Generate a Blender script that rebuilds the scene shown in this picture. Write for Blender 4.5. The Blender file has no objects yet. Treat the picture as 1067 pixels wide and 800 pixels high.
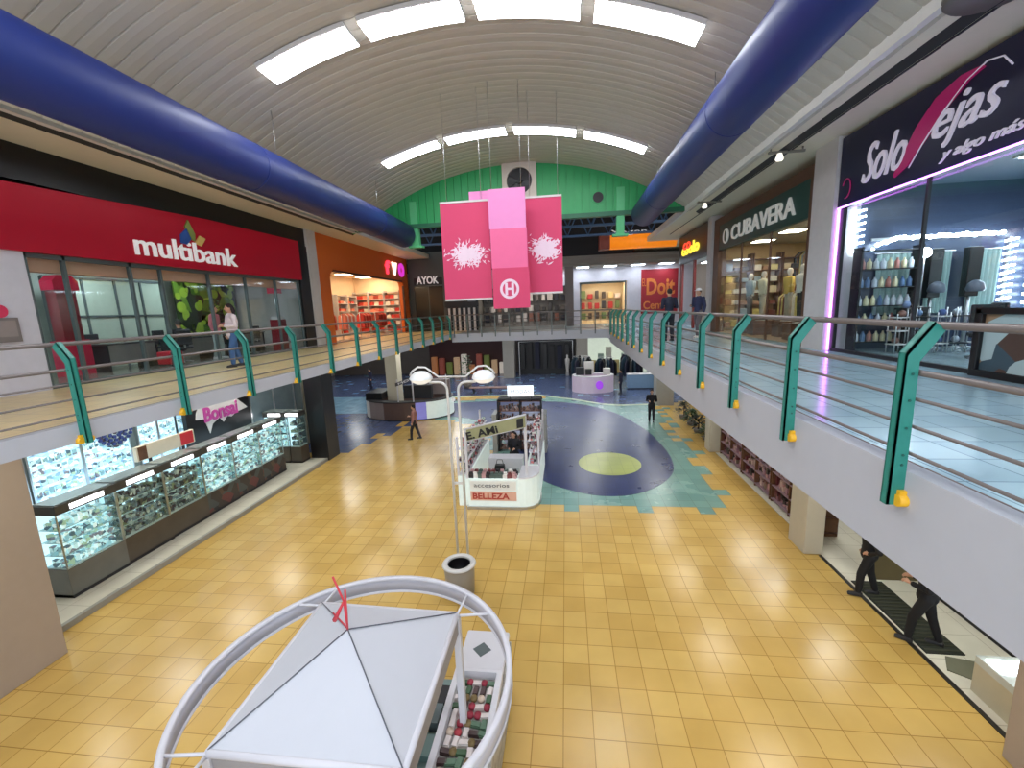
import bpy, bmesh, math, random
from mathutils import Vector, Matrix
random.seed(7)
S = bpy.context.scene
COL = S.collection
PI = math.pi

# ------------------------------------------------------------------ camera
F_PX = 450.0
def nrm(v): return v.normalized()
Yc = nrm(Vector(((589-533.5)/F_PX, (320-400)/F_PX, 1.0)))       # world depth axis seen by the camera
Dc = nrm(Yc.cross(Vector((1, -.0385, 0))))
Xc = Dc.cross(Yc)
if Xc.x < 0: Xc = -Xc
if Dc.y < 0: Dc = -Dc
cam_d = bpy.data.cameras.new('camera'); cam = bpy.data.objects.new('camera', cam_d); COL.objects.link(cam)
right = Vector((Xc.x, Yc.x, -Dc.x)); down = Vector((Xc.y, Yc.y, -Dc.y)); fwd = Vector((Xc.z, Yc.z, -Dc.z))
M = Matrix((right, -down, -fwd)).transposed().to_4x4(); M.translation = Vector((0, 0, 6.1))
cam.matrix_world = M
cam_d.sensor_fit = 'HORIZONTAL'; cam_d.sensor_width = 36; cam_d.lens = 36*F_PX/1067; cam_d.clip_start = .05; cam_d.clip_end = 300
S.camera = cam
# ------------------------------------------------------------------ world, exposure
w = bpy.data.worlds.new('world'); S.world = w; w.use_nodes = True
w.node_tree.nodes['Background'].inputs[0].default_value = (.80, .88, 1, 1)
w.node_tree.nodes['Background'].inputs[1].default_value = 0.9
S.view_settings.view_transform = 'Standard'; S.view_settings.look = 'None'; S.view_settings.gamma = 1
S.view_settings.use_curve_mapping = False
S.view_settings.exposure = 1.46
VAULT_LIGHT = 9.6      # strength of the vault's light strips
LAMP_K = 1.0            # all other lamps

# ------------------------------------------------------------------ materials
MATS = {}
def srgb(r, g, b):
    f = lambda c: (c/255/12.92) if c/255 <= .04045 else ((c/255+.055)/1.055)**2.4
    return (f(r), f(g), f(b), 1)
def mat(name, col, rough=.5, metal=0, emit=0, noise=.08, scale=6, spec=.5, bump=0, col2=None, coat=0):
    if name in MATS: return MATS[name]
    m = bpy.data.materials.new(name); m.use_nodes = True; MATS[name] = m
    nt = m.node_tree; b = nt.nodes['Principled BSDF']
    c = srgb(*col); b.inputs['Roughness'].default_value = rough; b.inputs['Metallic'].default_value = metal
    b.inputs['Specular IOR Level'].default_value = spec; b.inputs['Coat Weight'].default_value = coat
    b.inputs['Coat Roughness'].default_value = .08
    tc = nt.nodes.new('ShaderNodeTexCoord'); nz = nt.nodes.new('ShaderNodeTexNoise'); nz.inputs['Scale'].default_value = scale
    nz.inputs['Detail'].default_value = 4
    nt.links.new(tc.outputs['Object'], nz.inputs['Vector'])
    mx = nt.nodes.new('ShaderNodeMix'); mx.data_type = 'RGBA'
    if col2:
        c2 = srgb(*col2); mx.inputs['A'].default_value = c; mx.inputs['B'].default_value = c2
        rp = nt.nodes.new('ShaderNodeValToRGB'); rp.color_ramp.elements[0].position = .42; rp.color_ramp.elements[1].position = .58
        nt.links.new(nz.outputs['Fac'], rp.inputs['Fac']); nt.links.new(rp.outputs['Color'], mx.inputs['Factor'])
    else:
        mx.inputs['A'].default_value = tuple(max(0, x*(1-noise)) for x in c[:3])+(1,)
        mx.inputs['B'].default_value = tuple(min(1, x*(1+noise)) for x in c[:3])+(1,)
        nt.links.new(nz.outputs['Fac'], mx.inputs['Factor'])
    nt.links.new(mx.outputs['Result'], b.inputs['Base Color'])
    if emit:
        b.inputs['Emission Strength'].default_value = emit
        nt.links.new(mx.outputs['Result'], b.inputs['Emission Color'])
    if bump:
        bp = nt.nodes.new('ShaderNodeBump'); bp.inputs['Strength'].default_value = bump; bp.inputs['Distance'].default_value = .02
        nt.links.new(nz.outputs['Fac'], bp.inputs['Height']); nt.links.new(bp.outputs['Normal'], b.inputs['Normal'])
    return m
def tiles(name, c1, c2, grout, w=.44, h=.44, off=(0, 0), rough=.3, mortar=.007, rot=0, patch=None, spec=.5):
    if name in MATS: return MATS[name]
    m = bpy.data.materials.new(name); m.use_nodes = True; MATS[name] = m
    nt = m.node_tree; b = nt.nodes['Principled BSDF']
    tc = nt.nodes.new('ShaderNodeTexCoord'); mp = nt.nodes.new('ShaderNodeMapping'); br = nt.nodes.new('ShaderNodeTexBrick')
    mp.inputs['Location'].default_value = (-off[0], -off[1], 0); mp.inputs['Rotation'].default_value = (0, 0, rot)
    br.offset = 0; br.squash = 1; br.inputs['Scale'].default_value = 1
    br.inputs['Brick Width'].default_value = w; br.inputs['Row Height'].default_value = h
    br.inputs['Mortar Size'].default_value = mortar; br.inputs['Mortar Smooth'].default_value = .2; br.inputs['Bias'].default_value = 0
    br.inputs['Color1'].default_value = srgb(*c1); br.inputs['Color2'].default_value = srgb(*c2); br.inputs['Mortar'].default_value = srgb(*grout)
    nt.links.new(tc.outputs['Object'], mp.inputs['Vector']); nt.links.new(mp.outputs['Vector'], br.inputs['Vector'])
    nz = nt.nodes.new('ShaderNodeTexNoise'); nz.inputs['Scale'].default_value = .9; nz.inputs['Detail'].default_value = 5
    nt.links.new(tc.outputs['Object'], nz.inputs['Vector'])
    mx = nt.nodes.new('ShaderNodeMix'); mx.data_type = 'RGBA'; mx.blend_type = 'MULTIPLY'
    rp = nt.nodes.new('ShaderNodeValToRGB'); rp.color_ramp.elements[0].position = .3; rp.color_ramp.elements[1].position = .7
    rp.color_ramp.elements[0].color = (.84, .84, .82, 1); rp.color_ramp.elements[1].color = (1, 1, 1, 1)
    mx.inputs['Factor'].default_value = 1
    nt.links.new(nz.outputs['Fac'], rp.inputs['Fac'])
    nt.links.new(br.outputs['Color'], mx.inputs['A']); nt.links.new(rp.outputs['Color'], mx.inputs['B'])
    nt.links.new(mx.outputs['Result'], b.inputs['Base Color'])
    r2 = nt.nodes.new('ShaderNodeMapRange'); r2.inputs['To Min'].default_value = rough*.8; r2.inputs['To Max'].default_value = rough*1.3
    nt.links.new(nz.outputs['Fac'], r2.inputs['Value']); nt.links.new(r2.outputs['Result'], b.inputs['Roughness'])
    b.inputs['Specular IOR Level'].default_value = spec
    bp = nt.nodes.new('ShaderNodeBump'); bp.inputs['Strength'].default_value = .25; bp.inputs['Distance'].default_value = .004; bp.invert = True
    nt.links.new(br.outputs['Fac'], bp.inputs['Height']); nt.links.new(bp.outputs['Normal'], b.inputs['Normal'])
    return m
def glass(name='shop_glass', tint=(.93, .97, .96), refl=.10):
    if name in MATS: return MATS[name]
    m = bpy.data.materials.new(name); m.use_nodes = True; MATS[name] = m
    nt = m.node_tree; nt.nodes.remove(nt.nodes['Principled BSDF'])
    t = nt.nodes.new('ShaderNodeBsdfTransparent'); t.inputs[0].default_value = tint+(1,)
    g = nt.nodes.new('ShaderNodeBsdfGlossy'); g.inputs['Roughness'].default_value = .03
    fr = nt.nodes.new('ShaderNodeFresnel'); ge = nt.nodes.new('ShaderNodeNewGeometry'); mr = nt.nodes.new('ShaderNodeMapRange')
    mr.inputs['To Min'].default_value = 1.35; mr.inputs['To Max'].default_value = 1/1.35     # same reflection seen from either side of the pane
    nt.links.new(ge.outputs['Backfacing'], mr.inputs['Value']); nt.links.new(mr.outputs['Result'], fr.inputs[0])
    mx = nt.nodes.new('ShaderNodeMixShader')
    nt.links.new(fr.outputs[0], mx.inputs[0]); nt.links.new(t.outputs[0], mx.inputs[1]); nt.links.new(g.outputs[0], mx.inputs[2])
    nt.links.new(mx.outputs[0], nt.nodes['Material Output'].inputs[0])
    return m
def confetti(name, cols, scale=14, rough=.5, emit=0, stretch=(1, 1, 1), dark=.0):
    """small goods in many colours: voronoi cells mapped through a stepped ramp"""
    if name in MATS: return MATS[name]
    m = bpy.data.materials.new(name); m.use_nodes = True; MATS[name] = m
    nt = m.node_tree; b = nt.nodes['Principled BSDF']; b.inputs['Roughness'].default_value = rough
    tc = nt.nodes.new('ShaderNodeTexCoord'); mp = nt.nodes.new('ShaderNodeMapping'); mp.inputs['Scale'].default_value = stretch
    v = nt.nodes.new('ShaderNodeTexVoronoi'); v.inputs['Scale'].default_value = scale
    sp = nt.nodes.new('ShaderNodeSeparateColor'); rp = nt.nodes.new('ShaderNodeValToRGB'); rp.color_ramp.interpolation = 'CONSTANT'
    e = rp.color_ramp.elements
    while len(e) > 1: e.remove(e[-1])
    for i, c in enumerate(cols):
        k = e[0] if i == 0 else e.new(i/len(cols)); k.position = i/len(cols); k.color = srgb(*c)
    nt.links.new(tc.outputs['Object'], mp.inputs[0]); nt.links.new(mp.outputs[0], v.inputs['Vector'])
    nt.links.new(v.outputs['Color'], sp.inputs[0]); nt.links.new(sp.outputs[0], rp.inputs[0])
    nt.links.new(rp.outputs[0], b.inputs['Base Color'])
    if emit:
        nt.links.new(rp.outputs[0], b.inputs['Emission Color']); b.inputs['Emission Strength'].default_value = emit
    return m

# ------------------------------------------------------------------ mesh helpers
ORG = {}
def org(o): return ORG.get(o.name, Vector((0, 0, 0))) if o else Vector((0, 0, 0))
class B:
    def __init__(s, xf=None): s.v = []; s.f = []; s.sm = []; s.xf = xf
    def add(s, vs, fs, smooth=False):
        n = len(s.v)
        s.v += [(s.xf @ Vector(v)) if s.xf else Vector(v) for v in vs]
        s.f += [tuple(i+n for i in f) for f in fs]; s.sm += [smooth]*len(fs); return s
    def box(s, x0, x1, y0, y1, z0, z1):
        if x0 > x1: x0, x1 = x1, x0
        if y0 > y1: y0, y1 = y1, y0
        if z0 > z1: z0, z1 = z1, z0
        vs = [(x, y, z) for z in (z0, z1) for y in (y0, y1) for x in (x0, x1)]
        return s.add(vs, [(0, 2, 3, 1), (4, 5, 7, 6), (0, 1, 5, 4), (2, 6, 7, 3), (0, 4, 6, 2), (1, 3, 7, 5)])
    def prism(s, pts, ax, a, b, smooth=False):
        """polygon in the plane across axis ax ('x': (y,z), 'y': (x,z), 'z': (x,y)), from a to b"""
        def P(p, t): return {'x': (t, p[0], p[1]), 'y': (p[0], t, p[1]), 'z': (p[0], p[1], t)}[ax]
        n = len(pts)
        vs = [P(p, a) for p in pts]+[P(p, b) for p in pts]
        s.add(vs, [tuple(range(n))[::-1], tuple(range(n, 2*n))])
        s.add(vs, [(i, (i+1) % n, n+(i+1) % n, n+i) for i in range(n)], smooth); return s
    def tube(s, pts, r, n=10, caps=True, smooth=True):
        pts = [Vector(p) for p in pts]; rs = r if isinstance(r, (list, tuple)) else [r]*len(pts)
        vs = []; up = None
        for i, p in enumerate(pts):
            t = (pts[min(i+1, len(pts)-1)]-pts[max(i-1, 0)]).normalized()
            if up is None:
                up = Vector((0, 0, 1)) if abs(t.z) < .9 else Vector((1, 0, 0))
            a = t.cross(up).normalized(); b = a.cross(t).normalized(); up = b
            for k in range(n):
                q = 2*PI*k/n; vs.append(p+(a*math.cos(q)+b*math.sin(q))*rs[i])
        fs = [(i*n+k, i*n+(k+1) % n, (i+1)*n+(k+1) % n, (i+1)*n+k) for i in range(len(pts)-1) for k in range(n)]
        s.add(vs, fs, smooth)
        if caps: s.add(vs[:n], [tuple(range(n))]); s.add(vs[-n:], [tuple(range(n))[::-1]])
        return s
    def lathe(s, c, prof, n=24, smooth=True, a0=0, a1=2*PI):
        full = abs(a1-a0-2*PI) < 1e-6; m = n if full else n+1
        vs = [(c[0]+r*math.cos(a0+(a1-a0)*k/n), c[1]+r*math.sin(a0+(a1-a0)*k/n), c[2]+z) for r, z in prof for k in range(m)]
        fs = [(i*m+k, i*m+(k+1) % m, (i+1)*m+(k+1) % m, (i+1)*m+k) for i in range(len(prof)-1) for k in range(n)]
        return s.add(vs, fs, smooth)
    def cyl(s, c, r, h, n=20):
        return s.lathe(c, [(0.0001, 0), (r, 0), (r, 0.0001), (r, h-.0001), (r, h), (0.0001, h)], n, False)
    def ball(s, c, r, n=12, sq=(1, 1, 1)):
        m = max(6, n//2); vs = []; 
        for i in range(m+1):
            th = PI*i/m
            for k in range(n):
                ph = 2*PI*k/n; vs.append((c[0]+r*sq[0]*math.sin(th)*math.cos(ph), c[1]+r*sq[1]*math.sin(th)*math.sin(ph), c[2]+r*sq[2]*math.cos(th)))
        return s.add(vs, [(i*n+k, (i+1)*n+k, (i+1)*n+(k+1) % n, i*n+(k+1) % n) for i in range(m) for k in range(n)], True)
    def build(s, name, m, parent=None, bev=0, solid=0, clean=False):
        me = bpy.data.meshes.new(name); o = bpy.data.objects.new(name, me); COL.objects.link(o)
        if parent: off = org(parent)
        else:
            xs = [v.x for v in s.v]; ys = [v.y for v in s.v]; zs = [v.z for v in s.v]
            off = Vector(((min(xs)+max(xs))/2, (min(ys)+max(ys))/2, min(zs)))
            if m and m.name.startswith('tile_') or m and m.name.startswith('w_'): off = Vector((0, 0, 0))
        me.from_pydata([v-off for v in s.v], [], s.f)
        me.polygons.foreach_set('use_smooth', s.sm)
        if m: me.materials.append(m)
        if clean or True:
            bm = bmesh.new(); bm.from_mesh(me); bmesh.ops.remove_doubles(bm, verts=bm.verts, dist=1e-5)
            bmesh.ops.recalc_face_normals(bm, faces=bm.faces); bm.to_mesh(me); bm.free()
        if parent: o.parent = parent
        else: o.location = off
        ORG[o.name] = off
        if bev:
            d = o.modifiers.new('bevel', 'BEVEL'); d.width = bev; d.segments = 2; d.limit_method = 'ANGLE'
        if solid:
            d = o.modifiers.new('solid', 'SOLIDIFY'); d.thickness = solid; d.offset = 0
        return o
def tag(o, label, cat, group=None, kind=None):
    o['label'] = label; o['category'] = cat
    if group: o['group'] = group
    if kind: o['kind'] = kind
    return o
def thing(name, label, cat, loc=(0, 0, 0), group=None):
    o = bpy.data.objects.new(name, None); COL.objects.link(o); o.location = loc; o.empty_display_size = .1
    ORG[o.name] = Vector(loc); return tag(o, label, cat, group)
def struct(name, b, m, parent=None, **k):
    o = b.build(name, m, parent, **k)
    if not parent: o['kind'] = 'structure'
    return o
def box(name, m, parent, *a, **k): return B().box(*a).build(name, m, parent, **k)
def kids(o): return [c for c in bpy.data.objects if c.parent == o]
def dup(root, loc, rotz=0, label=None):
    def rec(o, p):
        c = o.copy(); COL.objects.link(c)
        if p: c.parent = p
        for ch in CH.get(o.name, []): rec(ch, c)
        return c
    CH = {}
    for o in bpy.data.objects:
        if o.parent: CH.setdefault(o.parent.name, []).append(o)
    r = rec(root, None); r.location = loc; r.rotation_euler = (0, 0, rotz)
    ORG[r.name] = Vector(loc)
    if label: r['label'] = label
    return r
def text(name, body, m, parent, o, xd, yd, wid, hei, depth=.03, shear=0, bold=0, kind=None, space=1):
    """lettering fitted into a box wid x hei whose lower left corner is o, along unit vectors xd, yd"""
    cu = bpy.data.curves.new(name+'_curve', 'FONT'); cu.body = body; cu.extrude = .02; cu.shear = shear; cu.offset = bold
    cu.space_character = space; cu.resolution_u = 3
    t = bpy.data.objects.new('tmp_text', cu); COL.objects.link(t)
    dg = bpy.context.evaluated_depsgraph_get(); me = bpy.data.meshes.new_from_object(t.evaluated_get(dg))
    bpy.data.objects.remove(t); bpy.data.curves.remove(cu)
    vs = [v.co.copy() for v in me.vertices]; fs = [tuple(p.vertices) for p in me.polygons]
    x0 = min(v.x for v in vs); x1 = max(v.x for v in vs); y0 = min(v.y for v in vs); y1 = max(v.y for v in vs)
    O = Vector(o); xd = Vector(xd); yd = Vector(yd); nd = xd.cross(yd)
    vs = [O+xd*((v.x-x0)/(x1-x0)*wid)+yd*((v.y-y0)/(y1-y0)*hei)+nd*((v.z+.02)/.04*depth) for v in vs]
    bpy.data.meshes.remove(me)
    b = B(); b.add(vs, fs); return b.build(name, m, parent)
ORD = ['first', 'second', 'third', 'fourth', 'fifth', 'sixth', 'seventh', 'eighth', 'ninth', 'tenth', 'eleventh', 'twelfth', 'thirteenth', 'fourteenth', 'fifteenth', 'sixteenth',
       'seventeenth', 'eighteenth', 'nineteenth', 'twentieth', 'twenty-first', 'twenty-second', 'twenty-third', 'twenty-fourth', 'twenty-fifth', 'twenty-sixth']
XP, YP, ZP = Vector((1, 0, 0)), Vector((0, 1, 0)), Vector((0, 0, 1))
def lamp(name, loc, size, power, col=(1, 1, 1), rot=(0, 0, 0), sizey=None):
    l = bpy.data.lights.new(name, 'AREA'); l.shape = 'RECTANGLE'; l.size = size; l.size_y = sizey or size; l.energy = power*LAMP_K; l.color = col
    o = bpy.data.objects.new(name, l); COL.objects.link(o); o.location = loc; o.rotation_euler = rot; return o

m_white = mat('white_paint', (196, 192, 190), .55)
m_cream = mat('cream_plaster', (176, 166, 150), .7, bump=.05)
m_fascia = mat('fascia_paint', (176, 178, 184), .6, noise=.03)
m_black = mat('black_panel', (14, 13, 16), .35)
m_dark = mat('dark_paint', (34, 33, 36), .6)
m_chrome = mat('brushed_steel', (190, 190, 190), .3, 1)
m_lampw = mat('lamp_white', (244, 248, 255), .5, emit=VAULT_LIGHT, noise=0)
m_lampc = mat('lamp_cool', (225, 240, 255), .5, emit=6, noise=0)
m_lampw2 = mat('lamp_warm', (255, 226, 184), .5, emit=6, noise=0)
m_glass = glass()

# ------------------------------------------------------------------ setting: lower floor
XL, XR = -10.4, 6.2          # upper shop fronts
RL, RR = -6.0, 2.3           # railings, edges of the void
ZU = 4.85                    # upper floor
m_yel = tiles('tile_yellow', (214, 178, 102), (202, 164, 88), (158, 122, 58), off=(.31, .02), rough=.22)
m_teal = tiles('tile_teal', (128, 168, 158), (112, 154, 148), (90, 120, 116), off=(.31, .02), rough=.25)
m_slate = tiles('tile_slate', (84, 98, 138), (72, 88, 126), (54, 64, 92), off=(.31, .02), rough=.2)
m_navy = tiles('tile_navy', (42, 54, 106), (37, 48, 98), (32, 40, 80), off=(.31, .02), rough=.28, spec=.35)
m_lime = tiles('tile_lime', (180, 190, 96), (170, 180, 88), (150, 160, 80), off=(.31, .02), rough=.3)
m_sky = tiles('tile_sky', (128, 166, 190), (112, 150, 176), (90, 120, 140), off=(.31, .02), rough=.22)
def catmull(P, n=8):
    out = []
    for i in range(len(P)):
        a, b, c, d = [Vector(P[(i+k-1) % len(P)]) for k in range(4)]
        for j in range(n):
            t = j/n; out.append(tuple(.5*((2*b)+(c-a)*t+(2*a-5*b+4*c-d)*t*t+(3*b-a-3*c+d)*t**3)))
    return out
DISC = catmull([(4.1, 18.6), (4.0, 16.3), (3.42, 14.85), (2.42, 13.8), (1.35, 13.46), (.25, 13.79), (-.93, 14.75), (-2.0, 16.8), (-3, 19.5),
                (-4.2, 22.3), (-6, 23.9), (-8.4, 24.5), (-9.2, 26), (-8.4, 27.5), (-5, 28.3), (-1.94, 28.13), (.57, 27.3), (2.6, 25.0), (3.72, 21.68)], 6)
def inside(p, poly):
    c = False; n = len(poly)
    for i in range(n):
        (x0, y0), (x1, y1) = poly[i], poly[(i+1) % n]
        if (y0 > p[1]) != (y1 > p[1]) and p[0] < (x1-x0)*(p[1]-y0)/(y1-y0)+x0: c = not c
    return c
def dist(p, poly): return min(math.hypot(p[0]-q[0], p[1]-q[1]) for q in poly)
def zone(x, y, rnd):
    pale = 30-.75*(x+1.7) if x < 2.9 else 26.5+.25*(x-2.9)
    if y > (30.4 if x < -1.7 else pale): return 2 if rnd < .94 else 4
    if x < -12 and y > 25: return 4
    if x < -9.5+.12*(y-18)+(rnd-.5)*1.2 and y > 17.6: return 2
    if inside((x, y), DISC): return 1
    d = dist((x, y), DISC)
    if x > -1.5:
        if y > 12.7+(rnd-.5)*.5 and x < 4.75+(rnd-.5)*1.0+.06*(y-14): return 1
        return 0
    return 1 if d < .8+(rnd-.5)*.3 else 0
T = .44; bm = bmesh.new(); gx0, gy0 = .31-56*T, .02-8*T
rr = random.Random(3)
for i in range(76):
    for j in range(104):
        x, y = gx0+i*T, gy0+j*T
        vs = [bm.verts.new(p) for p in ((x, y, 0), (x+T, y, 0), (x+T, y+T, 0), (x, y+T, 0))]
        f = bm.faces.new(vs); f.material_index = zone(x+T/2, y+T/2, rr.random())
bmesh.ops.remove_doubles(bm, verts=bm.verts, dist=1e-4)
me = bpy.data.meshes.new('floor'); bm.to_mesh(me); bm.free()
for m in (m_yel, m_teal, m_slate, m_navy, m_sky): me.materials.append(m)
fl = bpy.data.objects.new('floor', me); COL.objects.link(fl); fl['kind'] = 'structure'
struct('trim_1', B().prism(DISC, 'z', .0005, .0065), m_navy)
struct('trim_2', B().prism([(1.62+1.2*math.cos(2*PI*k/40), 16.5+1.27*math.sin(2*PI*k/40)) for k in range(40)], 'z', .006, .010), m_lime)
m_pale = mat('w_pale_line', (176, 192, 160), .35)
line = [(-9, 29.7), (-6, 30.2), (-1.72, 30.03), (.59, 28.5), (2.2, 27.1), (3.2, 26.7), (5.25, 26.9), (6.6, 27.4)]
b = B()
for (x0, y0), (x1, y1) in zip(line, line[1:]):
    b.prism([(x0, y0-.18), (x1, y1-.18), (x1, y1+.18), (x0, y0+.18)], 'z', .0005, .005)
struct('trim_3', b, m_pale)
# cream shop floors on both sides of the lower hall
m_cfl = tiles('tile_cream', (232, 228, 212), (226, 222, 206), (196, 190, 172), w=.6, h=.6, rough=.18)
struct('trim_4', B().box(-17, -10.3, 6.15, 16.6, 0, .12), m_cfl)
struct('trim_5', B().box(-10.3, -10.2, 6.15, 16.6, 0, .125), mat('kerb_grey', (150, 148, 138), .6))
struct('trim_6', B().box(6.0, 11, -2, 17.8, .001, .012), m_cfl)
struct('trim_7', B().box(5.93, 6.0, -2, 10.3, .0, .02), mat('track_black', (30, 28, 26), .4))

# upper slabs
m_upL = tiles('tile_sand', (226, 202, 146), (216, 192, 136), (160, 138, 98), w=.44, h=.44, rough=.3)
m_upR = tiles('tile_aqua', (168, 198, 208), (156, 188, 200), (118, 146, 158), w=.44, h=.44, rough=.16, rot=.0)
m_upB = tiles('tile_grey', (130, 140, 140), (120, 130, 130), (90, 96, 96), rough=.3)
struct('ceiling_lower_left', B().box(-24, -17, 19, 42, 4.7, 4.8), m_white)
struct('floor_upper_left', B().box(-17, RL-.14, -3, 31, ZU-.14, ZU), m_upL)
struct('floor_upper_right', B().box(RR+.14, 12, -3, 31, ZU-.14, ZU), m_upR)
struct('floor_upper_far', B().box(RL-.14, RR+.14, 23.2, 31, ZU-.14, ZU), m_upB)
struct('trim_8', B().box(RR, RR+.14, -3, 23.2, 4.22, ZU+.06).box(RR+.14, 12, -3, 31, 4.22, ZU-.14), m_fascia)
struct('trim_9', B().box(RL-.14, RL, -3, 23.2, 4.68, ZU+.06).box(-17, RL-.14, -3, 31, 4.68, ZU-.14), m_fascia)
struct('trim_10', B().box(RL-.14, RR+.14, 23.0, 23.2, 4.45, ZU+.04).box(RL-.14, RR+.14, 23.2, 31, 4.45, ZU-.14), m_fascia)
m_curb = mat('curb_brown', (118, 104, 98), .5)
struct('trim_11', B().tube([(RR+.15, -3, ZU+.05), (RR+.15, 23, ZU+.05)], .014, 6), m_curb)
struct('trim_12', B().tube([(RL-.15, -3, ZU+.05), (RL-.15, 23, ZU+.05)], .014, 6), m_curb)

# ------------------------------------------------------------------ vault
CX, RV, ZA, YE = -1.9, 11.35, 11.75, 18.2
def vz(x, dr=0): return ZA-RV+math.sqrt((RV-dr)**2-(x-CX)**2)
b = B(); A1 = math.asin(6.72/RV); NA = 44; prof = []
y = -4.0; P_ = .31
while y < YE:
    prof += [(y, -.0), (y+.016, .030), (y+.036, .0), (y+.15, -.010), (y+.28, -.003)]; y += P_
prof = [p for p in prof if p[0] < YE]+[(YE, 0)]
vs = []
for (yy, dr) in prof:
    for k in range(NA+1):
        a = -A1+2*A1*k/NA; r = RV+dr
        vs.append((CX+r*math.sin(a), yy, ZA-RV+r*math.cos(a)))
m_ = NA+1
fs = [(i*m_+k, i*m_+k+1, (i+1)*m_+k+1, (i+1)*m_+k) for i in range(len(prof)-1) for k in range(NA)]
b.add(vs, fs, False)
m_vault = mat('vault_metal', (186, 181, 171), .5, noise=.06, scale=1.2)
struct('ceiling', b, m_vault)
# outer skin keeps the sky out
b = B(); vs = []
for yy in (-4.0, YE+.3):
    for k in range(NA+1):
        a = -A1*1.05+2.1*A1*k/NA; vs.append((CX+(RV+.2)*math.sin(a), yy, ZA-RV+(RV+.2)*math.cos(a)))
b.add(vs, [(k, k+1, m_+k+1, m_+k) for k in range(NA)])
struct('ceiling_outer', b, m_dark)
# soffits above the walkways
SL, SR, ZS = -8.8, 4.65, 9.58
m_soff = mat('soffit_board', (222, 214, 192), .6, noise=.04)
b = B(); b.box(-17, SL, -4, 31, ZS, ZS+.25); struct('ceiling_left', b, m_soff)
b = B(); b.box(SR, 12, -4, 31, ZS, ZS+.25); struct('ceiling_right', b, m_soff)
struct('trim_13', B().box(SR-.05, SR+.06, -4, 24, ZS-.05, ZS+.14), mat('trim_white', (214, 212, 206), .4))
struct('trim_14', B().box(SL-.08, SL+.05, -4, 24, ZS-.06, ZS+.16), MATS['trim_white'])
struct('trim_15', B().box(SL-.16, SL-.10, -4, 24, ZS-.03, ZS+.001), m_dark)
struct('trim_16', B().box(5.38, 5.42, -4, 24, ZS-.012, ZS+.001), m_dark)
# vault light strips: four segments per arc
for ai, (ya, yb, e0, e1) in enumerate(((-3.6, -3.1, -.385, .385), (2.7, 3.2, -.385, .385), (8.68, 9.36, -.375, .41), (14.4, 15.05, -.37, .415))):
    a0s = [e0+(e1-e0)*k/4 for k in range(5)]
    names = ['leftmost', 'left inner', 'right inner', 'rightmost']
    pos = ['over the gallery behind the camera', 'over the near hall', 'in the near arc across the vault', 'in the far arc by the green wall'][ai]
    for k in range(4):
        gap = .012
        t = thing('ceiling_light', 'long white light strip, %s of four %s' % (names[k], pos), 'ceiling light', (CX, ya, ZA-.2), 'light strips across the vault')
        n = 10; fr = B(); df = B()
        for layer, bb, r0, r1, y0, y1 in ((0, fr, RV-.02, RV-.10, ya, yb), (1, df, RV-.101, RV-.11, ya+.04, yb-.04)):
            vs = []
            for q in range(n+1):
                a = a0s[k]+gap+(a0s[k+1]-a0s[k]-2*gap)*q/n
                for r, yy in ((r0, y0), (r0, y1), (r1, y1), (r1, y0)):
                    vs.append((CX+r*math.sin(a), yy, ZA-RV+r*math.cos(a)))
            fs = [(q*4+j, q*4+(j+1) % 4, q*4+4+(j+1) % 4, q*4+4+j) for q in range(n) for j in range(4)]+[(0, 1, 2, 3), (n*4, n*4+3, n*4+2, n*4+1)]
            bb.add(vs, fs)
        fr.build('frame', m_white, t); df.build('diffuser', m_lampw, t)

# blue ducts
m_blue = mat('duct_blue', (14, 38, 108), .5, noise=.06, scale=2)
for nm, x, z, r, lb in (('l', -6.55, 9.27, .48, 'large round blue air duct along the left gallery'), ('r', 3.05, 9.52, .46, 'large round blue air duct along the right gallery')):
    t = thing('air_duct', lb, 'air duct', (x, -3.5, z-r))
    B().tube([(x, -3.9, z), (x, 17.95, z)], r, 40).build('duct_body', m_blue, t)
    for yy in range(-3, 18, 6): B().tube([(x, yy-.02, z), (x, yy+.02, z)], r+.005, 40).build('joint_band', m_blue, t)
    for yy in (-1, 4.5, 10, 15.5): B().tube([(x, yy, z+r-.01), (x, yy, vz(x)-.01)], .008, 6).build('hanger_rod', m_chrome, t)

# green end wall
m_green = mat('green_cladding', (36, 150, 84), .45, noise=.05)
m_greenl = mat('green_column', (84, 178, 120), .5)
b = B(); x = -8.9
while x < 4.72:
    x1 = min(x+.30, 4.75)
    for xa, xb, d in ((x, x+.04, 0), (x+.04, x1, .035)):
        za = vz(min(max(xa, -8.75), 4.65))+.05; zb = vz(min(max(xb, -8.75), 4.65))+.05; zb0 = 9.62
        b.prism([(xa, zb0), (xb, zb0), (xb, zb), (xa, za)], 'y', YE-d, YE+.12)
    x = x1
struct('wall_green', b, m_green)
struct('trim_17', B().box(-8.9, 4.75, YE-.1, YE+.15, 9.55, 9.72), mat('green_beam', (26, 96, 66), .5))
for i, x in enumerate((-6.15, 2.2)):
    b = B().box(x-.15, x+.15, YE-.06, YE+.2, ZS-.75, 10.6); b.box(x-.3, x+.3, YE-.1, YE+.2, ZS-.8, ZS-.72)
    struct('trim_%d' % (18+i), b, m_greenl)
t = thing('exhaust_fan', 'large round dark fan in a white square panel high on the green wall', 'fan', (-1.72, YE, 10.4))
pn = B(); c = (-1.72, 11.08); hw = .68
ring = [(c[0]+.5*math.cos(2*PI*k/32), c[1]+.5*math.sin(2*PI*k/32)) for k in range(32)]
sq = []
for k in range(32):
    a = 2*PI*k/32; s_ = hw/max(abs(math.cos(a)), abs(math.sin(a))); sq.append((c[0]+s_*math.cos(a), c[1]+s_*math.sin(a)))
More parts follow.
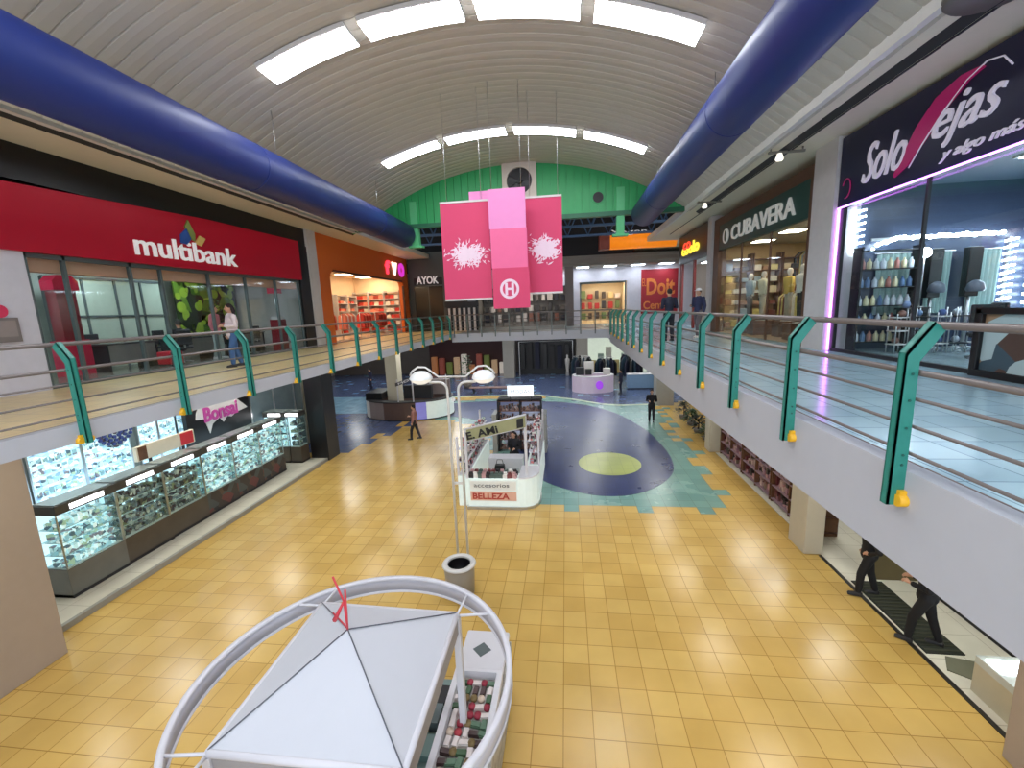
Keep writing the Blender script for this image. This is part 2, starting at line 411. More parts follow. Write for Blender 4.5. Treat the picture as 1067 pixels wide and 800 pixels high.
for k in range(32):
    j = (k+1) % 32; pn.prism([ring[k], ring[j], sq[j], sq[k]], 'y', YE-.16, YE-.04)
pn.build('panel', mat('fan_panel', (190, 180, 168), .6), t)
B().prism(ring, 'y', YE-.05, YE-.037).build('duct_back', m_black, t)
b = B()
for k in range(6):
    a = 2*PI*k/6; ca, sa = math.cos(a), math.sin(a); cb, sb = math.cos(a+.5), math.sin(a+.5)
    b.prism([(c[0]+.08*ca, c[1]+.08*sa), (c[0]+.44*ca, c[1]+.44*sa), (c[0]+.44*cb, c[1]+.44*sb), (c[0]+.08*cb, c[1]+.08*sb)], 'y', YE-.1, YE-.085)
b.build('blade', m_dark, t)
B().tube([(c[0], YE-.15, c[1]), (c[0], YE-.06, c[1])], .1, 16).build('hub', m_dark, t)
t = thing('wall_vent', 'small round dark vent on the right of the green wall', 'vent', (1.34, YE, 10.0))
B().tube([(1.34, YE-.08, 10.27), (1.34, YE, 10.27)], .24, 24).build('collar', m_green, t)
B().tube([(1.34, YE-.085, 10.27), (1.34, YE-.07, 10.27)], .2, 24).build('grille', m_dark, t)

# space beyond the green wall: dark roof, walls
struct('ceiling_far', B().box(-17, 12, YE+.15, 42.5, 12.6, 12.8), m_dark)
struct('wall_beyond_left', B().box(-17, -16.8, -4, 42, 4.7, 12.6).box(-24.2, -24, 19, 42, 0, 4.7), m_cream)
struct('wall_beyond_right', B().box(12, 12.2, -4, 42, 0, 12.6), m_cream)
m_truss = mat('truss_blue', (58, 86, 118), .5)
for yy, lb in ((19.6, 'nearest dark blue roof truss behind the green wall'), (22.6, 'middle dark blue roof truss behind the green wall'), (25.6, 'farthest dark blue roof truss behind the green wall')):
    t = thing('roof_truss', lb, 'truss', (-2, yy, 9.9), 'roof trusses beyond the vault')
    B().box(-10.2, 6, yy-.06, yy+.06, 9.95, 10.07).build('lower_chord', m_truss, t)
    B().box(-10.2, 6, yy-.06, yy+.06, 11.2, 11.32).build('upper_chord', m_truss, t)
    b = B(); n = 14
    for k in range(n):
        x0 = -10.1+16*k/n; x1 = x0+16/n; xm = (x0+x1)/2
        b.tube([(x0, yy, 10.02), (xm, yy, 11.25)], .035, 6); b.tube([(xm, yy, 11.25), (x1, yy, 10.02)], .035, 6)
    b.build('web', m_truss, t)
    if yy < 20:
        pass
struct('wall_far_upper', B().box(-17, 12, 31, 31.2, 8.9, 12.6), m_dark)

# ------------------------------------------------------------------ railings
m_post = mat('post_teal', (38, 126, 112), .4, noise=.12, scale=20)
m_postd = mat('bolt_dark', (26, 84, 74), .5)
m_capy = mat('foot_yellow', (226, 172, 28), .45)
m_rail = mat('rail_steel', (112, 104, 100), .35, .3)
def railing(name, label, fx, sgn, ys, y0, y1):
    """sgn +1: gallery lies on +x side of the face plane fx"""
    t = thing(name, label, 'railing', (fx, (y0+y1)/2, ZU-.2))
    for z, r, nm in ((5.89, .027, 'handrail'), (5.58, .021, 'upper_rail'), (5.40, .012, 'bar'), (5.21, .012, 'bar'), (5.02, .012, 'bar')):
        dx = .13 if z > 5.8 else .035
        B().tube([(fx+sgn*dx, y0, z), (fx+sgn*dx, y1, z)], r, 10).build(nm, m_rail, t)
    for y in ys:
        prof = [(-.075, 4.66), (.03, 4.66), (.03, 5.66), (.16, 5.86), (.09, 5.92), (-.06, 5.72)]
        pb = B()
        pr = [(fx+sgn*(a-.03), z) for a, z in prof]
        pb.prism(pr, 'y', y-.03, y-.018).prism(pr, 'y', y+.018, y+.03)
        web = [(-.075, 4.66), (-.055, 4.66), (-.045, 5.70), (.10, 5.905), (.09, 5.92), (-.06, 5.72)]
        pb.prism([(fx+sgn*(a-.03), z) for a, z in web], 'y', y-.03, y+.03)
        p = pb.build('post', m_post, t)
        for z in (4.95, 5.02, 5.21, 5.40, 5.58) if y < 9 else ():
            xx = fx-sgn*.035; B().tube([(xx, y-.036, z), (xx, y-.028, z)], .009, 8).build('bolt', m_postd, p)
        cb = B()
        xo = fx+sgn*.0
        for dy in (-.05, .05):
            cb.tube([(xo-.055, y+dy, 4.70), (xo+.055, y+dy, 4.70)], .042, 12)
        cb.box(xo-.045, xo+.045, y-.06, y+.06, 4.66, 4.77)
        cb.build('foot_clamp', m_capy, p)
ysR = [.2+1.472*k for k in range(0, 16)]
railing('railing', 'long steel railing with teal posts and yellow feet along the right gallery', RR, 1, ysR, -1.5, 22.9)
railing('railing', 'long steel railing with teal posts and yellow feet along the left gallery', RL, -1, [.13+1.46*k for k in range(0, 16)], -1.5, 22.9)
t = thing('railing', 'distant steel railing of the cross gallery under the pink banners', 'railing', (-1.85, 23, ZU))
for z, r, nm in ((5.89, .03, 'handrail'), (5.6, .018, 'bar'), (5.4, .014, 'bar'), (5.2, .014, 'bar'), (5.0, .014, 'bar')):
    B().tube([(RL-.1, 23.03, z), (RR+.1, 23.03, z)], r, 8).build(nm, m_rail, t)
for k in range(12):
    x = RL+.02+k*(RR-RL-.04)/11
    B().box(x-.03, x+.03, 22.93, 23.0, 4.7, 5.92).build('post', mat('post_grey', (96, 104, 100), .5), t)

# ------------------------------------------------------------------ left upper: bank
m_red = mat('sign_red', (178, 8, 40), .42, noise=.03, spec=.3)
m_alu = mat('mullion_grey', (92, 104, 104), .4, .4)
fx = XL
struct('wall_left', B().box(-17, XL-.001, -4, -3.8, ZU, ZS).box(XL-.2, XL, -4, 6.2, ZU, ZS), m_white)
t = thing('bank_shopfront', 'wide red and black bank shopfront with glass wall on the left gallery', 'shopfront', (XL, 11, ZU))
B().box(XL-.12, XL+.02, 6.2, 17.0, 8.9, ZS).box(XL-.12, XL+.06, 16.35, 17.0, ZU, 8.9).box(XL-.12, XL+.02, 0, 6.2, 8.9, ZS).build('black_surround', m_black, t)
sg = B().prism([(0.0, 7.55), (16.35, 7.55), (16.35, 9.02), (12, 9.0), (7.0, 8.78), (3.5, 8.72), (0.0, 8.95)], 'x', XL, XL+.14).build('sign_band', m_red, t)
m_ltr = mat('letter_white', (228, 226, 226), .4, emit=.12, noise=0)
text('lettering', 'multibank', m_ltr, sg, (XL+.14, 9.62, 7.74), YP, ZP, 3.3, .52, .05, bold=.008)
for nm, pts, cc in (('blue_petal', [(10.95, 8.2), (11.15, 8.18), (11.3, 8.35), (11.2, 8.62), (10.98, 8.42)], (44, 84, 160)),
                    ('green_petal', [(11.15, 8.65), (11.3, 8.35), (11.42, 8.3), (11.45, 8.5), (11.28, 8.85)], (128, 140, 70)),
                    ('yellow_petal', [(11.42, 8.25), (11.62, 8.2), (11.8, 8.42), (11.6, 8.48)], (222, 190, 110))):
    B().prism(pts, 'x', XL+.141, XL+.18).build(nm, mat(nm, cc, .4), sg)
B().box(XL-.1, XL+.04, -1, 7.44, ZU, 7.55).build('white_panel', mat('atm_white', (206, 204, 212), .5), t)
b = B()
for y in (7.48, 8.15, 9.56, 10.36, 11.9, 13.4, 14.9, 16.3): b.box(XL-.08, XL, y-.03, y+.03, ZU, 7.55)
b.box(XL-.08, XL, 7.45, 16.35, ZU, ZU+.08).box(XL-.08, XL, 7.45, 16.35, 7.46, 7.55)
b.build('mullion', m_alu, t)
B().box(XL-.05, XL-.035, 7.5, 16.3, ZU+.08, 7.46).build('glass_pane', m_glass, t)
B().box(XL-.3, XL-.14, 7.5, 16.3, 7.2, 7.5).build('inner_valance', mat('valance_peach', (200, 150, 126), .6), t)
t = thing('cash_machine', 'grey cash machine screen with a pink logo set in the white panel', 'cash machine', (XL+.04, 6.85, 5.8))
B().box(XL+.03, XL+.12, 6.55, 7.08, 5.85, 6.3).build('screen_housing', mat('atm_grey', (120, 112, 108), .4), t)
B().box(XL+.121, XL+.125, 6.6, 7.03, 5.95, 6.25).build('screen', mat('atm_screen', (150, 140, 136), .2), t)
B().tube([(XL+.04, 6.85, 6.42), (XL+.1, 6.85, 6.42)], .12, 16).build('logo', mat('atm_pink', (214, 50, 90), .4), t)
# bank interior
bx = -14.2
struct('wall_bank_back', B().box(bx-.1, bx, 0, 16.9, ZU, 8.9), mat('bank_wall', (182, 192, 182), .6))
struct('wall_bank_side', B().box(bx, XL-.1, 16.9, 17.0, ZU, ZS), mat('bank_wall2', (170, 168, 164), .6))
struct('ceiling_bank', B().box(bx, XL-.12, 0, 16.9, 8.0, 8.1), mat('bank_ceiling', (210, 200, 186), .6))
struct('floor_bank', B().box(bx, XL-.1, 0, 16.9, ZU, ZU+.012), tiles('tile_bank', (110, 104, 96), (100, 96, 90), (80, 76, 70), rough=.2))
for i, y in enumerate((3, 7.5, 10.5, 13.5)):
    t = thing('office_light', 'square cool ceiling panel in the bank, %s from the entrance wall' % ['first', 'second', 'third', 'fourth'][i], 'ceiling light', (-12.3, y, 7.95), 'ceiling panels in the bank')
    B().box(-12.9, -11.7, y-.6, y+.6, 7.96, 8.0).build('frame', m_white, t); B().box(-12.85, -11.75, y-.55, y+.55, 7.945, 7.959).build('diffuser', m_lampc, t)
# partition with panes at back
t = thing('glazed_partition', 'pale green glazed partition with grey bars at the back of the bank', 'partition', (-13.4, 10.6, ZU))
B().box(-13.42, -13.38, 9.9, 13.2, ZU, 7.4).build('pane', mat('frosted_green', (170, 184, 166), .3), t)
b = B()
for y in (9.9, 10.8, 11.7, 12.5, 13.2): b.box(-13.45, -13.35, y-.03, y+.03, ZU, 7.4)
for z in (6.35, 7.4): b.box(-13.45, -13.35, 9.9, 13.2, z-.03, z+.03)
b.build('bar', m_alu, t)
# red totem
t = thing('red_totem', 'tall dark red information totem with a round top inside the bank', 'sign totem', (-12.4, 9.5, ZU))
B().box(-12.55, -12.25, 9.28, 9.72, ZU+.9, 7.0).build('panel', mat('totem_dark', (120, 14, 30), .3), t)
B().prism([(9.22, 6.98), (9.78, 6.98), (9.78, 7.2), (9.65, 7.34), (9.35, 7.34), (9.22, 7.2)], 'x', -12.57, -12.2).build('head', mat('totem_red', (196, 24, 66), .3), t)
B().box(-12.6, -12.2, 9.2, 9.8, ZU+.012, ZU+.9).build('base', MATS['totem_red'], t)
m_wood = mat('wood_brown', (96, 62, 40), .5, col2=(112, 74, 48), scale=4)
m_chair = mat('chair_black', (30, 30, 34), .6)
def desk(x, y, lb, z0=ZU):
    t = thing('office_desk', lb, 'desk', (x, y, z0+.012), 'desks in the bank')
    B().box(x-.4, x+.4, y-.75, y+.75, z0+.71, z0+.75).build('desktop', mat('desk_dark', (60, 56, 54), .35), t, bev=.006)
    for sy in (-1, 1): B().box(x-.36, x+.36, y+sy*.7-.02, y+sy*.7+.02, z0+.012, z0+.71).build('side_panel', m_dark, t)
    B().box(x+.3, x+.33, y-.68, y+.68, z0+.2, z0+.71).build('front_panel', mat('desk_front', (128, 124, 120), .5), t)
for y, lb in ((10.75, 'dark desk nearest the red totem inside the bank'), (12.98, 'dark desk in the middle of the bank'), (15.4, 'dark desk by the green wall picture in the bank')): desk(-12.0-.4, y, lb)
def shop_chair(x, y, z0, rz, lb, mm=m_chair, grp=None):
    t = thing('swivel_chair', lb, 'chair', (0, 0, 0), grp)
    B().box(-.23, .23, -.23, .23, .42, .49).build('seat', mm, t, bev=.02)
    B().box(-.21, .21, .2, .26, .55, 1.0).build('backrest', mm, t, bev=.02)
    B().tube([(0, 0, .06), (0, 0, .42)], .03, 10).build('column', m_chrome, t)
    b = B()
    for k in range(5): b.tube([(0, 0, .07), (.26*math.cos(k*1.2566), .26*math.sin(k*1.2566), .03)], .02, 6)
    b.build('foot_star', m_chrome, t)
    B().box(-.02, .02, .2, .24, .45, .6).build('back_bracket', m_chrome, t)
    t.location = (x, y, z0); t.rotation_euler = (0, 0, rz); return t
shop_chair(-13.0, 10.5, ZU+.012, 1.2, 'black swivel chair behind the desk beside the red totem', grp='bank chairs')
shop_chair(-13.0, 12.7, ZU+.012, 1.6, 'black swivel chair behind the middle desk of the bank', grp='bank chairs')
shop_chair(-11.3, 14.4, ZU+.012, -1.4, 'black visitor swivel chair close to the bank glass', grp='bank chairs')
t = thing('red_stool', 'low red block stool behind the bank glass beside a seated visitor', 'stool', (-11.5, 11.3, ZU))
B().box(-11.72, -11.28, 11.08, 11.52, ZU+.05, ZU+.42).build('seat_block', mat('stool_red', (176, 24, 40), .5), t, bev=.03)
B().box(-11.68, -11.32, 11.12, 11.48, ZU+.012, ZU+.05).build('plinth', m_dark, t)
# christmas tree-ish plant and picture
m_leaf = mat('leaf_green', (58, 84, 44), .6); m_leaf2 = mat('leaf_lime', (140, 168, 50), .5)
def plant(x, y, z0, h, r, lb, mm, pot=(120, 110, 100), n=90, seed=1):
    t = thing('potted_plant', lb, 'plant', (x, y, z0)); R_ = random.Random(seed)
    B().lathe((x, y, z0), [(.001, 0), (r*.35, 0), (r*.45, .32*h*.6), (r*.38, .32*h*.6), (.001, .3*h*.6)], 16).build('pot', mat('pot_%d_%d_%d' % pot, pot, .5), t)
    B().tube([(x, y, z0+.15*h), (x, y, z0+.8*h)], .02, 6).build('stem', m_wood, t)
    b = B()
    for k in range(n):
        a = R_.random()*2*PI; u = R_.random(); zz = z0+h*(.3+.7*u); rr_ = r*(1.05-.75*u)*R_.uniform(.4, 1)
        c = Vector((x+rr_*math.cos(a), y+rr_*math.sin(a), zz)); d = Vector((math.cos(a), math.sin(a), R_.uniform(-.5, .6)))*.13*(.5+r)
        s_ = Vector((-math.sin(a), math.cos(a), 0))*.05*(.5+r)
        b.add([c-d, c+s_, c+d, c-s_, c+Vector((0, 0, .012))], [(0, 1, 4), (1, 2, 4), (2, 3, 4), (3, 0, 4), (0, 3, 2, 1)])
    l = b.build('foliage', mm, t); return t
plant(-12.3, 14.15, ZU+.012, 2.0, .4, 'small bushy conifer-like plant standing at the back of the bank', m_leaf, n=150, seed=4)
t = thing('wall_picture', 'large leafy green wall picture at the right end of the bank', 'picture', (-13.6, 15.5, 5.6))
B().box(-13.62, -13.56, 13.9, 16.7, 5.6, 7.7).build('board', confetti('leaf_print', [(30, 44, 22), (70, 110, 30), (150, 176, 60), (44, 66, 30), (24, 34, 20), (96, 130, 40)], 2.2), t)
b = B(); R_ = random.Random(5)
for k in range(46):
    y = R_.uniform(14.0, 16.6); z = R_.uniform(5.75, 7.6); r = R_.uniform(.08, .2)
    b.prism([(y+r*math.cos(a)*(.6 if k % 2 else 1), z+r*math.sin(a)) for a in [2*PI*q/10 for q in range(10)]], 'x', -13.56, -13.53-.001*k)
b.build('leaf_relief', m_leaf2, t)
t = thing('red_stand', 'narrow red and white promotion stand in the right corner of the bank', 'display stand', (-11.2, 15.9, ZU))
B().box(-11.4, -11.0, 15.7, 16.1, ZU+.012, ZU+1.2).build('base', MATS['totem_dark'], t)
B().box(-11.36, -11.04, 15.74, 16.06, ZU+1.2, ZU+1.32).build('ledge', m_white, t)
B().tube([(-11.2, 15.9, ZU+1.32), (-11.2, 15.9, ZU+2.3)], .04, 8).build('pole', m_chrome, t)
B().box(-11.38, -11.02, 15.72, 16.08, ZU+2.2, ZU+2.45).build('head', MATS['totem_red'], t)
# white pillar between shops, left
struct('trim_20', B().box(XL-.3, XL+.12, 17.0, 17.62, ZU, ZS), m_white)

# orange shop
m_or = mat('orange_front', (206, 98, 24), .5, noise=.04)
t = thing('orange_shopfront', 'orange shopfront with a big rounded opening on the left gallery', 'shopfront', (XL, 23, ZU))
b = B(); oy0, oy1, oz1, rr_ = 18.55, 27.5, 8.15, .45
b.box(XL-.25, XL+.08, 17.62, oy0, ZU, ZS).box(XL-.25, XL+.08, oy1, 28.3, ZU, ZS).box(XL-.25, XL+.08, oy0, oy1, oz1, ZS)
for (cy, s_) in ((oy0, 1), (oy1, -1)):
    pts = [(cy, oz1), (cy, oz1-rr_)]+[(cy+s_*(rr_-rr_*math.cos(a)), oz1-rr_+rr_*math.sin(a)) for a in [PI/2*k/6 for k in range(1, 7)]]
    b.prism(pts, 'x', XL-.25, XL+.08)
b.build('facade', m_or, t)
b = B(); b.box(XL-.02, XL+.1, oy0+.3, oy1-.3, oz1-.08, oz1).box(XL-.02, XL+.1, oy1-.08, oy1, ZU, oz1-.3); b.build('opening_edge', mat('edge_brown', (60, 24, 14), .5), t)
sgy = 25.2
text('letter_first', 'f', mat('neon_red', (226, 50, 70), .4, emit=.9, noise=0), t, (XL+.09, 24.7, 8.42), YP, ZP, .65, .78, .06, bold=.03)
text('letter_second', 'v', mat('neon_cream', (250, 214, 190), .4, emit=1.1, noise=0), t, (XL+.09, 25.7, 8.42), YP, ZP, .75, .75, .06, bold=.04)
text('letter_third', 'o', mat('neon_purple', (146, 34, 132), .4, emit=.9, noise=0), t, (XL+.09, 26.7, 8.38), YP, ZP, .95, .85, .06, bold=.04)
m_shopo = mat('orange_shop_wall', (228, 204, 172), .6)
struct('wall_orange_back', B().box(-14.1, -14, 17.7, 28.2, ZU, 8.6), m_shopo)
struct('wall_orange_sides', B().box(-14, XL-.26, 17.65, 17.75, ZU, 8.6).box(-14, XL-.26, 28.1, 28.2, ZU, 8.6), m_shopo)
struct('ceiling_orange_shop', B().box(-14, XL-.25, 17.75, 28.1, 8.5, 8.6), m_shopo)
struct('floor_orange_shop', B().box(-14, XL-.1, 17.75, 28.1, ZU, ZU+.012), mat('orange_floor', (200, 170, 140), .4))
for i, y in enumerate((19.5, 22, 24.5, 27)):
    t = thing('shop_light', 'warm ceiling panel in the orange shop, %s from the near end' % ['first', 'second', 'third', 'fourth'][i], 'ceiling light', (-12.2, y, 8.4), 'ceiling panels in the orange shop')
    B().box(-13.2, -11.2, y-.5, y+.5, 8.46, 8.5).build('frame', m_white, t); B().box(-13.1, -11.3, y-.4, y+.4, 8.44, 8.459).build('diffuser', m_lampw2, t)
m_goodr = [mat('cloth_red', (196, 56, 44), .7), mat('cloth_salmon', (226, 130, 104), .7), mat('cloth_white', (232, 220, 206), .7), mat('cloth_rust', (150, 52, 34), .7)]
protos = []
for i, mm in enumerate(m_goodr):
    b = B().box(-.15, .15, -.19, .19, 0, .05).box(-.145, .145, -.185, .185, .052, .10).box(-.14, .14, -.18, .18, .102, .15)
    o = b.build('folded_clothes', mm); protos.append(o)
k_ = 0
for s_i, (x, y) in enumerate(((-13.6, 20.2), (-13.6, 23.0), (-13.6, 25.8))):
    t = thing('shelf_unit', 'tall white wall shelf with red folded goods, %s in the orange shop' % ['nearest', 'middle', 'farthest'][s_i], 'shelf', (x, y, ZU))
    for sy in (-1, 0, 1): B().box(x-.25, x+.25, y+sy*1.2-.02, y+sy*1.2+.02, ZU+.012, ZU+2.5).build('upright', m_white, t)
    for q in range(6):
        B().box(x-.25, x+.25, y-1.18, y+1.18, ZU+.15+q*.45, ZU+.18+q*.45).build('shelf_board', m_white, t)
        if q < 5:
            for j in range(5):
                yy = y+(-.95, -.5, -.24, .26, .8)[j]+.02*(j-2)*0
                ci = random.choice((0, 0, 0, 1, 2, 3)) if k_ >= 4 else k_
                c = protos[ci].copy() if k_ >= 4 else protos[k_]
                if k_ >= 4: COL.objects.link(c)
                c.location = (x, yy, ZU+.181+q*.45); k_ += 1
                tag(c, '%s folded clothes, %s board up, %s from near end, %s orange shop shelf' % (['red', 'salmon', 'white', 'rust'][ci], ORD[q], ORD[j], ['nearest', 'middle', 'farthest'][s_i]), 'folded clothes', 'folded clothes in the orange shop')
for s_i, x in enumerate((-13.4, -12.32, -11.24)):
    y = 27.8; side = ['left', 'middle', 'right'][s_i]
    t = thing('shelf_unit', 'tall shelf of red goods on the far side wall of the orange shop, %s one' % side, 'shelf', (x, y, ZU))
    for sx_ in (-1, 1): B().box(x+sx_*.5-.02, x+sx_*.5+.02, y-.22, y+.22, ZU+.012, ZU+2.75).build('upright', m_white, t)
    for q in range(7):
        B().box(x-.48, x+.48, y-.22, y+.22, ZU+.12+q*.42, ZU+.15+q*.42).build('shelf_board', m_white, t)
        if q < 6:
            for j in range(3):
                ci = random.choice((0, 0, 0, 3, 1, 2)); c = protos[ci].copy(); COL.objects.link(c); c.scale = (1.0, 1.0, 1.5)
                c.location = (x-.31+j*.31, y-.01, ZU+.151+q*.42); c.rotation_euler = (0, 0, 0)
                c.scale = (.95, 1, 1.5)
                tag(c, '%s folded clothes, %s board up, %s from left, %s shelf, far side of orange shop' % (['red', 'salmon', 'white', 'rust'][ci], ORD[q], ORD[j], side), 'folded clothes', 'folded clothes in the orange shop')
for i, (y, cc) in enumerate(((19.6, 0), (21.6, 1), (23.6, 0), (25.6, 3))):
    x = -11.3
    t = thing('clothes_rack', 'low chrome rack of %s clothes, %s from the near side of the orange shop' % (['red', 'salmon', 'red', 'rust'][i], ['first', 'second', 'third', 'fourth'][i]), 'clothes rack', (x, y, ZU))
    b = B()
    for s_ in (-1, 1): b.tube([(x, y+s_*.6, ZU+.012), (x, y+s_*.6, ZU+1.4)], .02, 8).tube([(x-.25, y+s_*.6, ZU+.03), (x+.25, y+s_*.6, ZU+.03)], .02, 8)
    b.tube([(x, y-.6, ZU+1.4), (x, y+.6, ZU+1.4)], .02, 8); b.build('frame', m_chrome, t)
    for j in range(9):
        yy = y-.52+j*.13
        B().prism([(x-.22, ZU+.55), (x+.22, ZU+.55), (x+.2, ZU+1.22), (x+.05, ZU+1.36), (x-.05, ZU+1.36), (x-.2, ZU+1.22)], 'y', yy-.03, yy+.03).build('garment', m_goodr[(cc+(j % 3 == 2)) % 4], t)

# dark grey shop facing the camera at the far end of the left gallery
m_gr = mat('grey_front', (74, 80, 76), .5)
t = thing('grey_shopfront', 'dark grey shopfront with small white letters beside the pink banners', 'shopfront', (-9, 28.4, ZU))
B().box(-10.3, -6.4, 28.4, 28.6, 8.35, ZS+.4).box(-10.3, -9.95, 28.4, 28.6, ZU, 8.35).box(-8.0, -6.4, 28.4, 28.6, ZU, 8.35).build('facade', m_gr, t)
text('lettering', 'AYOK', m_ltr, t, (-9.75, 28.38, 7.95), XP, ZP, 1.5, .5, .05, bold=.02)
B().box(-9.95, -8.0, 28.45, 28.5, ZU, 7.8).build('door_glass', mat('door_dark', (30, 40, 40), .15), t)
B().box(-9.0, -8.96, 28.42, 28.52, ZU, 7.8).box(-9.95, -8.0, 28.42, 28.52, 7.8, 7.88).build('door_frame', m_alu, t)
B().box(-9.95, -8.0, 28.4, 28.6, 7.88, 8.35).build('sign_board', m_dark, t)

# ------------------------------------------------------------------ far wall
m_wallw = mat('far_white', (206, 200, 206), .6)
struct('wall_far', B().box(.2, 1.0, 31, 31.2, ZU, 8.9).box(1.0, 4.2, 31, 31.2, 7.75, 8.9).box(4.2, 12, 31, 31.2, ZU, 8.9).box(-17, -6.4, 31, 31.2, ZU, 8.9).box(-6.4, .2, 31, 31.2, 7.6, 8.9), m_wallw)
m_grw = mat('far_grey_board', (150, 146, 138), .6)
struct('trim_21', B().box(-1.5, 8, 29.4, 31, 8.7, 9.35).box(-1.5, 8, 29.3, 29.4, 8.85, 8.95).box(-1.5, 8, 29.3, 29.4, 9.15, 9.25), m_grw)
struct('trim_22', B().box(.0, .55, 29.2, 29.8, ZU, 8.7), mat('far_column', (126, 116, 112), .6))
for i, x in enumerate((-.6, 1.2, 3.0, 4.8, 6.6)):  # added panels that brighten the far white wall and cross gallery
    t = thing('bulkhead_fill', 'added square light under the grey bulkhead of the far wall, %s from the left' % ORD[i], 'ceiling light', (x, 30.2, 8.6), 'added lights under the far bulkhead')
    B().box(x-.45, x+.45, 29.8, 30.6, 8.67, 8.7).build('frame', m_white, t); B().box(x-.4, x+.4, 29.85, 30.55, 8.655, 8.669).build('diffuser', m_lampc, t)
for i, x in enumerate((-8.5, -5.5, -2.5, .5, 3.5)):  # added bars, kept out of view behind the green wall, brighten the far gallery
    t = thing('fill_bar', 'added hanging light bar over the far gallery behind the trusses, %s from the left' % ORD[i], 'fill light', (x, 24.5, 11.4), 'added light bars over the far gallery')
    B().box(x-.7, x+.7, 24.4, 24.6, 11.45, 11.53).build('housing', m_white, t); B().box(x-.66, x+.66, 24.42, 24.58, 11.435, 11.449).build('diffuser', m_lampc, t)
    B().tube([(x-.5, 24.5, 11.53), (x-.5, 24.5, 12.6)], .01, 6).build('cable', m_chrome, t); B().tube([(x+.5, 24.5, 11.53), (x+.5, 24.5, 12.6)], .01, 6).build('cable', m_chrome, t)
# orange drum sign
t = thing('orange_band_sign', 'glowing orange rounded sign band high above the red poster', 'sign', (4.6, 26.6, 9.2))
B().tube([(2.6, 26.6, 9.68), (6.3, 26.6, 9.68)], .40, 28).build('drum', mat('orange_glow', (226, 124, 22), .4, emit=.3, noise=.1), t)
B().box(2.0, 2.6, 26.2, 27.0, 9.3, 10.05).build('end_box', mat('end_red', (140, 60, 40), .5), t)
text('lettering', 'Yogen', m_ltr, t, (2.65, 26.3, 10.0), XP, ZP, 2.0, .32, .04)
B().tube([(3.0, 26.6, 10.08), (3.0, 26.6, 12.6)], .02, 6).tube([(5.2, 26.6, 10.08), (5.2, 26.6, 12.6)], .02, 6).build('hanger', m_dark, t)
# red poster
t = thing('red_poster', 'large red poster with orange lettering on the far white wall', 'poster', (6.2, 30.97, 5.6))
B().box(5.15, 7.55, 30.94, 30.99, 5.45, 8.4).build('board', mat('poster_red', (164, 32, 44), .5), t)
m_orl = mat('poster_orange', (226, 128, 60), .5)
text('upper_lettering', 'Doit', m_orl, t, (5.5, 30.94, 6.7), XP, ZP, 1.85, 1.1, .02, bold=.03)
text('lower_lettering', 'Center', m_orl, t, (5.3, 30.94, 5.75), XP, ZP, 1.9, .55, .02, bold=.02)
text('side_lettering', 'EL', m_orl, t, (5.22, 30.94, 7.3), XP, ZP, .25, .5, .02)
# far shops (lit)
def far_shop(x0, x1, z1, lb, y=31.2, dep=2.6, wallc=(214, 196, 160), pal=None, em=5):
    t = thing('far_shop', lb, 'shop', ((x0+x1)/2, y, ZU))
    mm = mat('farwall_%d%d' % (x0*10, wallc[0]), wallc, .6)
    B().box(x0, x1, y+dep, y+dep+.1, ZU, z1).build('back_wall', mm, t)
    B().box(x0-.05, x0, y, y+dep, ZU, z1).box(x1, x1+.05, y, y+dep, ZU, z1).build('side_wall', mm, t)
    B().box(x0, x1, y, y+dep, z1, z1+.05).build('shop_ceiling', mm, t)
    B().box(x0, x1, y, y+dep, ZU-.1, ZU).build('shop_floor', mm, t)
    B().box(x0+.3, x1-.3, y+.5, y+1.3, z1-.05, z1-.01).build('ceiling_lamp', mat('farlamp%d' % em, (255, 240, 220), .5, emit=em, noise=0), t)
    B().box(x0+.02, x0+.12, y-.05, y+.02, ZU, z1).box(x1-.12, x1-.02, y-.05, y+.02, ZU, z1).box(x0+.12, x1-.12, y-.05, y+.02, z1-.12, z1).build('door_frame', m_alu, t)
    R_ = random.Random(int(x0*7)); n = int((x1-x0)/.5)
    for k in range(n):
        xx = x0+.35+k*(x1-x0-.7)/max(1, n-1)
        for q in range(3):
            c = R_.choice(pal or [(150, 40, 40), (60, 50, 44), (90, 110, 70), (196, 170, 120), (40, 40, 46), (220, 200, 190)])
            r = R_.uniform(.12, .2)
            B().box(xx-r, xx+r, y+dep-.5-q*.02, y+dep-.2, ZU+.3+q*.75, ZU+.3+q*.75+R_.uniform(.3, .62)).build('merchandise', mat('goods_%d_%d_%d' % c, c, .6), t, bev=.03)
        B().box(xx-.22, xx+.22, y+dep-.55, y+dep-.1, ZU, ZU+.28).build('display_plinth', mm, t)
far_shop(1.0, 4.2, 7.75, 'brightly lit small shop with an open front in the far white wall')
far_shop(-6.35, .18, 7.6, 'wide dim shop behind the far railing below the pink banners', wallc=(120, 118, 116), em=2.2,
         pal=[(60, 60, 64), (100, 96, 96), (190, 186, 186), (40, 44, 60), (130, 90, 80)])
# striped stair side / screen beside far railing
t = thing('striped_screen', 'black and white striped screen beneath a black sign behind the far railing', 'screen', (-6.6, 27.6, ZU))
for k in range(6): B().box(-7.5+k*.33, -7.36+k*.33, 27.55, 27.65, ZU, ZU+1.45).build('slat', m_white, t)
B().box(-7.6, -5.6, 27.66, 27.7, ZU, ZU+1.5).build('backing', m_black, t)
B().box(-7.7, -5.5, 27.5, 27.75, ZU+1.5, ZU+1.85).build('header', m_black, t)
